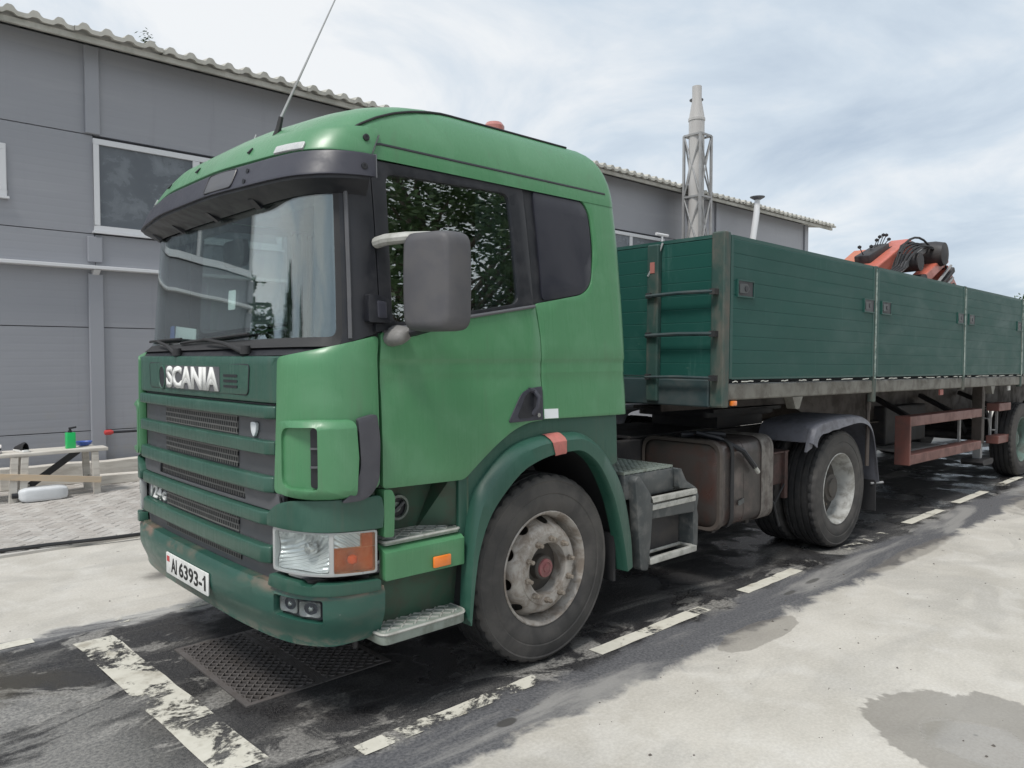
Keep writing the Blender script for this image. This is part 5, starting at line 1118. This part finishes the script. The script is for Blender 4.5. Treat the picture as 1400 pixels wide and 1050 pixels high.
# interior
MB().prism([(.16, 1.35), (.50, 1.35), (.56, 1.62), (.46, 1.70), (.30, 1.725), (.17, 1.715)], lambda a, b: (a, -1.05, b), lambda a, b: (a, 1.05, b)).build('dashboard', 'interior', TK, bevel=.03)
for y in (-.58, .58):
    st_ = MB().prism(rpoly([(.95, 1.42), (1.42, 1.42), (1.44, 1.58), (.93, 1.62)], .05), lambda a, b: (a, y - .24, b), lambda a, b: (a, y + .24, b)).build('seat', 'seat_fabric', TK, bevel=.03)
    MB().prism(rpoly([(1.36, 1.58), (1.50, 1.56), (1.60, 2.22), (1.48, 2.24)], .05), lambda a, b: (a, y - .23, b), lambda a, b: (a, y + .23, b)).build('seat_back', 'seat_fabric', st_, bevel=.04)
    MB().prism(rpoly([(1.48, 2.26), (1.58, 2.25), (1.60, 2.44), (1.51, 2.45)], .04), lambda a, b: (a, y - .13, b), lambda a, b: (a, y + .13, b)).build('headrest', 'seat_fabric', st_, bevel=.03)
sw_ = MB().tube([(.72 + .13 * math.sin(a) * .55, -.58 + .23 * math.cos(a), 1.78 + .23 * math.sin(a) * .75) for a in [2 * math.pi * i / 28 for i in range(28)]], .016, 8, True).build('steering_wheel', 'rubber', TK)
MB().bar((.50, -.58, 1.60), (.72, -.58, 1.78), .10, .10).bar((.715, -.79, 1.775), (.715, -.37, 1.775), .05, .03).build('steering_column', 'interior', sw_)
MB().box((XR - .10, -1.0, 1.36), (XR - .05, 1.0, 2.60)).build('bulkhead_trim', 'interior', TK, smooth=False)
MB().box((.32, -1.02, 2.60), (XR - .1, 1.02, 2.625)).build('headliner', 'interior', TK, smooth=False)
MB().prism(rpoly([(-.14, -.075), (.14, -.075), (.14, .075), (-.14, .075)], .05), lambda a, b: (.27, .12 + a, 2.27 + b), lambda a, b: (.30, .12 + a, 2.27 + b)).build('rear_view_mirror', 'black_plastic', TK, bevel=.006)
for y0 in (.15, -1.0): MB().box((.26, y0, 2.40), (.285, y0 + .8, 2.55)).build('sun_shade', 'interior', TK, bevel=.01)
for s in (1, -1):
    rows = [[(1.06 + .24 * i / 24, -s * (1.055 + .015 * math.sin(i * 1.6)), z) for i in range(25)] for z in (1.80, 2.2, 2.58)]
    MB().grid(rows).build('curtain', 'curtain', TK)

# chassis of the tractor
for s in (-1, 1):
    MB().box((.35, s * .40 - .04, .78), (6.05, s * .40 + .04, 1.04)).build('frame_rail', 'chassis', TK, bevel=.008, smooth=False)
MB().box((.45, -.34, .48), (2.25, .34, 1.28)).build('engine', 'chassis', TK, bevel=.05)
MB().box((2.25, -.26, .55), (3.0, .26, 1.02)).build('gearbox', 'chassis', TK, bevel=.06)
MB().tube([(3.0, 0, .78), (4.8, 0, .62)], .055, 12).build('drive_shaft', 'chassis', TK)
MB().rev([(.10, -.85), (.10, -.25), (.24, -.12), (.26, 0), (.24, .12), (.10, .25), (.10, .85)], (5.16, 0, .52), 24, 'y').build('rear_axle', 'chassis', TK)
MB().tube([(1.46, -.95, .50), (1.46, .95, .50)], .07, 12).build('front_axle', 'chassis', TK)
for s in (-1, 1):
    MB().tube([(.75, s * .40, .62), (1.1, s * .40, .58), (1.46, s * .40, .57), (1.9, s * .40, .60), (2.25, s * .40, .66)], .045, 8).build('leaf_spring', 'chassis', TK)
    MB().rev([(.11, .62), (.14, .70), (.14, .80), (.11, .88)], (5.55, s * .46, 0), 18, 'z', cap=True).build('air_spring', 'rubber', TK)
MB().prism(rpoly([(4.3, -.38), (5.15, -.46), (5.45, -.40), (5.55, -.12), (5.2, -.06), (5.2, .06), (5.55, .12), (5.45, .40), (5.15, .46), (4.3, .38)], .05, 3), lambda a, b: (a, b, 1.145), lambda a, b: (a, b, 1.20)).build('fifth_wheel', 'chassis', TK, bevel=.01)
MB().box((4.5, -.36, 1.04), (5.3, .36, 1.145)).build('fifth_wheel_base', 'chassis', TK, smooth=False)
MB().box((3.2, -.40, 1.045), (4.3, .40, 1.06)).build('catwalk', 'chassis', TK, smooth=False)
MB().rev([(.16, 2.25), (.18, 2.28), (.18, 2.5), (.15, 2.55)], (0, .55, 1.55), 18, 'x', cap=True).build('air_filter', 'chassis', TK)
for k, (y, z) in enumerate(((-.30, 1.55), (-.22, 1.62), (-.12, 1.5), (.0, 1.58))):
    pts_ = [(2.18, y, z), (2.45, y + .03, z - .25 - .04 * k), (2.75, y + .05, z - .30 - .03 * k), (3.0, y + .02, z - .16), (3.06, y, z - .08)]; P = []
    for i in range(4):
        for j in range(5): P.append(Vector(pts_[i]).lerp(Vector(pts_[i + 1]), j / 5) - Vector((0, 0, .03 * math.sin(math.pi * j / 5))))
    MB().tube(P + [pts_[-1]], .014, 6).build('air_line', 'red_ink' if k == 9 else 'rubber', TK)
for y in (-.95, -.90): MB().tube([(2.14, y, 1.28), (2.20, y - .02, 1.16), (2.28, y, 1.05), (2.40, y + .1, 1.02)], .018, 7).build('air_line', 'rubber', TK)
MB().tube([(2.12, -1.0, 1.36), (2.25, -1.0, 1.375)], .016, 8).build('cab_latch', 'steel_grey', TK)

# battery box with steps (near side), fuel tank, bracket box
bx = MB().box((2.16, -1.17, .80), (2.68, -.60, .955)).build('battery_box', 'box_grey', TK, bevel=.012)
MB().box((2.30, -1.08, .40), (2.86, -.60, .80)).build('lower_case', 'chassis', bx, bevel=.02)
tg = MB()
for i in range(12): tg.bar((2.17 + .045 * i, -1.165, .965), (2.17 + .045 * i, -.61, .965), .008, .018)
for j in range(14): tg.bar((2.165, -1.16 + .042 * j, .967), (2.675, -1.16 + .042 * j, .967), .008, .014)
tg.build('top_grating', 'step_plate', bx, smooth=False, weld=False, normals=False)
MB().prism(rpoly([(2.20, .93), (2.24, .955), (2.36, .82), (2.385, .78), (2.36, .52), (2.335, .345), (2.26, .36), (2.235, .60)], .02, 3), lambda a, b: (a, -1.225, b), lambda a, b: (a, -1.165, b)).build('front_cheek', 'box_grey', bx, bevel=.012)
MB().prism(rpoly([(2.68, .955), (2.72, .95), (2.78, .86), (2.90, .80), (2.93, .74), (2.91, .66), (2.925, .60), (2.92, .40), (2.87, .36), (2.86, .80), (2.70, .82)], .015, 3), lambda a, b: (a, -1.20, b), lambda a, b: (a, -.75, b)).build('rear_cheek', 'box_grey', bx, bevel=.01)
for z0, z1, y in ((.765, .800, -1.225), (.715, .750, -1.215), (.375, .415, -1.225)): MB().prism(rpoly([(2.36, z0), (2.875, z0), (2.875, z1), (2.36, z1)], .008, 2), lambda a, b, y=y: (a, y, b), lambda a, b, y=y: (a, y + .03, b)).build('step_bar', 'step_alu', bx, bevel=.004)
for z in (.795, .41):
    MB().tube([(2.38, -1.20, z), (2.38, -1.10, z), (2.85, -1.10, z), (2.85, -1.20, z)], .012, 6).build('step_frame', 'step_alu', bx)
MB().prism(rpoly([(2.37, .66), (2.87, .64), (2.87, .72), (2.37, .72)], .01, 2), lambda a, b: (a, -1.205, b), lambda a, b: (a, -1.16, b)).build('kick_panel', 'box_grey', bx, bevel=.02)
MB().box((2.40, -1.10, .42), (2.84, -1.085, .64)).build('step_back', 'chassis', bx, smooth=False)
def tank(x0, x1, y0, y1, z0, z1, r=.11):
    sec = rpoly([(y0, z0), (y1, z0), (y1, z1), (y0, z1)], r, 8); cy_, cz_ = (y0 + y1) / 2, (z0 + z1) / 2; rows = []
    for x, k in ((x0 - .035, .55), (x0 - .028, .80), (x0 - .012, .93), (x0, .985), (x0 + .012, 1.0), (x0 + .05, 1.0), (x0 + .055, .985), (x0 + .30, .985), (x0 + .302, .978), (x0 + .31, .978), (x0 + .312, .985), (x0 + .50, .985), (x1 - .16, .985), (x1 - .15, 1.0), (x1 - .12, 1.0), (x1 - .11, .985), (x1 - .09, .985), (x1 - .08, 1.0), (x1 - .055, 1.0), (x1 - .045, .985), (x1 - .03, .985), (x1 - .02, 1.0), (x1 + .01, 1.0), (x1 + .02, .96)):
        rows.append([(x, cy_ + (a - cy_) * k, cz_ + (b - cz_) * k) for a, b in sec])
    m_ = MB().grid(rows, True); n_ = len(sec); m_.f += [tuple(range(n_)), tuple((len(rows) - 1) * n_ + i for i in range(n_))[::-1]]
    return m_, sec
m, sec = tank(3.30, 4.02, -1.15, -.46, .42, 1.075); ft = m.build('fuel_tank', 'tank_paint', TK, angle=50)
cy_, cz_ = -.805, .7475
rowsb = [[(x, cy_ + (a - cy_) * k, cz_ + (b - cz_) * k) for a, b in sec] for x, k in ((3.86, 1.0), (3.862, 1.014), (3.905, 1.014), (3.91, 1.004), (3.935, 1.004), (3.94, 1.014), (3.985, 1.014), (3.99, 1.004), (4.0, 1.004), (4.005, 1.014), (4.035, 1.012), (4.036, .97))]
MB().grid(rowsb, True).build('tank_rim', 'tank_band', ft, angle=40)
rowsb = [[(x, cy_ + (a - cy_) * k, cz_ + (b - cz_) * k) for a, b in sec] for x, k in ((3.415, 1.0), (3.416, 1.02), (3.455, 1.02), (3.456, 1.0))]
MB().grid(rowsb, True).build('tank_strap', 'rubber', ft, angle=40)
rowsb = [[(x, cy_ + (a - cy_) * k, cz_ + (b - cz_) * k) for a, b in sec] for x, k in ((3.275, .93), (3.272, 1.0), (3.285, 1.018), (3.31, 1.018), (3.318, 1.0))]
MB().grid(rowsb, True).build('tank_rim', 'chassis_brown', ft, angle=40)
MB().tube([(3.35, -.90, 1.12), (3.42, -1.05, 1.085), (3.55, -1.175, .99), (3.70, -1.185, .86)], .020, 8).build('vent_hose', 'black_plastic', ft); MB().tube([(3.68, -1.185, .875), (3.745, -1.187, .815)], .017, 8).build('hose_end', 'step_alu', ft)
MB().tube([(3.30, -.8, 1.10), (3.46, -.95, 1.11), (3.55, -1.02, 1.10)], .02, 8).build('vent_hose', 'black_plastic', ft)
MB().bar((3.525, -1.152, .60), (3.60, -1.152, .615), .006, .035).build('tank_label', 'box_grey', ft)
MB().rev([(.05, 1.07), (.05, 1.105), (.0, 1.11)], (3.62, -.85, 0), 16, 'z').build('tank_cap', 'chassis', ft)
for x in (3.44, 3.92): MB().bar((x, -1.0, .40), (x, -.44, .40), .05, .06).bar((x, -.44, .40), (x, -.44, .95), .05, .05).build('tank_bracket', 'chassis', ft, smooth=False)
bb = MB().box((4.10, -1.0, .62), (4.52, -.60, .885)).build('bracket_box', 'rust_box', TK, bevel=.015)
MB().box((4.08, -1.02, .885), (4.56, -.58, .90)).box((4.47, -1.03, .50), (4.52, -.99, .90)).build('box_flange', 'rust_box', bb, bevel=.004, smooth=False)
MB().tube([(4.1, -1.02, .62), (4.22, -1.06, .50), (4.30, -1.07, .30)], .012, 6).tube([(4.24, -1.05, .47), (4.45, -1.03, .62), (4.55, -.98, .60)], .009, 6).build('loose_cable', 'rubber', bb)
MB().rev([(.12, 4.1), (.14, 4.14), (.14, 4.75), (.12, 4.8)], (0, -.62, .52), 16, 'x', cap=True).build('air_tank', 'chassis', TK)
# far side: tank and box
m, sec2 = tank(2.45, 4.02, .46, 1.15, .42, 1.075); m.build('fuel_tank', 'tank_paint', TK, angle=50)
# rear mudguards
RP = smooth_path([(4.54, .98), (4.56, 1.05), (4.64, 1.125), (4.90, 1.155), (5.2, 1.165), (5.45, 1.16), (5.62, 1.125), (5.74, 1.05), (5.82, .92), (5.88, .72), (5.93, .50)], 4)
for s in (1, -1):
    Y = lambda y: -s * y; rows = []
    for i, p in enumerate(RP):
        c = Vector((5.16, .52)); d = (c - p).normalized(); lip = interp(p.x, [4.42, 4.6, 4.75, 5.0, 5.3, 5.6, 5.93], [.03, .11, .115, .095, .08, .07, .035]); jx = .005 * math.sin(p.x * 23) if p.x < 5.0 else 0
        q1, q2 = p + d * .012, p + d * (lip + jx)
        rows.append([(p.x, Y(.74), p.y), (p.x, Y(1.16), p.y), (p.x + d.x * .006, Y(1.205), p.y + d.y * .006), ((p + d * .022).x, Y(1.232), (p + d * .022).y), (q2.x, Y(1.242), q2.y), (q2.x, Y(1.232), q2.y), ((p + d * .03).x, Y(1.222), (p + d * .03).y), (q1.x, Y(1.19), q1.y), (q1.x, Y(.74), q1.y)])
    gd = MB().grid(rows).build('mudguard', 'fender_grey', TK, angle=40)
    a, b = sorted((Y(.66), Y(1.20)))
    MB().box((5.915, a, .22), (5.93, b, .56)).build('mud_flap', 'rubber', gd, smooth=False)
    MB().tube([(5.90, Y(1.16), .48), (5.99, Y(1.24), .49)], .012, 6).build('flap_bolt', 'steel_grey', gd)
    MB().prism([(4.50, .90), (4.60, .93), (4.63, 1.09), (4.56, 1.07)], lambda a_, b_: (a_, Y(1.18), b_), lambda a_, b_: (a_, Y(1.20), b_)).build('torn_flap', 'fender_grey', gd)
# wheels
fw_ = front_wheel(); place_part(fw_, TK, (1.46, -1.052, .52), (0, .1, 0))
fw2 = copy_tree(fw_); place_part(fw2, TK, (1.46, 1.052, .52), (0, 0, math.pi))
rw_ = rear_wheel(True); place_part(rw_, TK, (5.16, -1.052, .52), (0, .35, 0))
rw2 = copy_tree(rw_); place_part(rw2, TK, (5.16, 1.052, .52), (0, 0, math.pi))

# ------------------------------------------------------------------ trees (beyond the trailer and around the yard, seen in the glass)
def leaf_mesh(centres, mat, size, n):
    m_ = MB(); V = m_.v; F = m_.f
    for (c, rad) in centres:
        for i in range(n):
            d = Vector((rnd.gauss(0, 1), rnd.gauss(0, 1), rnd.gauss(0, 1))).normalized() * rad * rnd.uniform(.35, 1) ; p = c + d
            a = Vector((rnd.gauss(0, 1), rnd.gauss(0, 1), rnd.gauss(0, .6))).normalized(); b = a.cross(Vector((rnd.gauss(0, 1), rnd.gauss(0, 1), rnd.gauss(0, 1)))).normalized(); s_ = size * rnd.uniform(.6, 1.2); k = len(V)
            V += [tuple(p - a * s_), tuple(p + b * s_ * .5), tuple(p + a * s_), tuple(p - b * s_ * .5)]; F.append((k, k + 1, k + 2, k + 3))
    return m_.mesh('crown', mat, smooth=False, weld=False, normals=False)
def tree(x, y, h, r, label, trunk_h=.3, clumps=46, n=90, size=.13, mat='leaf', group=None, squash=1.0):
    t_ = thing('tree', (x, y, 0), label, 'tree', group, world_parts=False)
    tr_ = MB().tube([(0, 0, 0), (.05, .03, h * .25), (-.05, .06, h * .55), (.02, 0, h * .85)], [h * .03, h * .024, h * .016, h * .005], 10)
    cs = []
    for i in range(clumps):
        a = rnd.uniform(0, 6.28); zz_ = rnd.uniform(trunk_h, 1); w_ = math.sin(math.pi * min(1, (zz_ - trunk_h) / (1 - trunk_h) * .86 + .12)) ** .7
        q = r * w_ * math.sqrt(rnd.uniform(.08, 1)); c = Vector((q * math.cos(a), q * math.sin(a), h * zz_ * .96)); cs.append((c, r * rnd.uniform(.16, .30)))
        if i % 3 == 0: tr_.tube([(0, 0, max(h * .2, c.z - q * .8)), tuple(c * .55 + Vector((0, 0, c.z * .4))), tuple(c)], [h * .008, h * .005, h * .002], 6)
    tr_.build('trunk', 'bark', t_)
    o = bpy.data.objects.new('crown', leaf_mesh(cs, mat, size, n)); COL.objects.link(o); o.parent = t_; return t_
def conifer(x, y, h, r, label):
    t_ = thing('conifer', (x, y, 0), label, 'tree', 'conifers beyond the end of the building', world_parts=False)
    MB().tube([(0, 0, 0), (0, 0, h)], [h * .02, h * .003], 8).build('trunk', 'bark', t_); cs = []
    for i in range(110):
        z = rnd.uniform(.03, 1); a = rnd.uniform(0, 6.28); q = r * (1 - z) * rnd.uniform(.3, 1) + .02; cs.append((Vector((q * math.cos(a), q * math.sin(a), h * z)), r * .25 * (1.15 - z)))
    o = bpy.data.objects.new('crown', leaf_mesh(cs, 'leaf_dark', .16, 40)); COL.objects.link(o); o.parent = t_
tree(8.6, -11.4, 12.5, 4.6, 'broad leafy tree across the yard facing the truck door', .06, 165, 200, .115, group=None)
tree(13.5, -13.0, 7.0, 3.0, 'leafy tree further along the far side of the yard', .18, 50, 90, .10)
tree(51.0, 7.9, 5.4, 2.3, 'green leafy tree far beyond the rear of the trailer', .25, 40, 90, .10)
tree(56.0, 3.0, 5.6, 2.6, 'rounded tree in the distance behind the trailer tail', .2, 36, 90, .11)
for x, y, h, r, l in ((-8.0, 17, 5.6, 4.0, 'tall conifer beyond the corner of the building'), (-15, 18, 6.6, 5.0, 'broad conifer beside the tallest one past the building'), (-24, 17, 7.4, 6.0, 'low bushy conifer at the edge of the yard'), (-34, 11, 6.6, 6.5, 'conifer at the far end of the row past the building'), (-6.4, 23, 5.0, 3.6, 'small conifer tucked behind the building corner')): conifer(x, y, h, r, l)
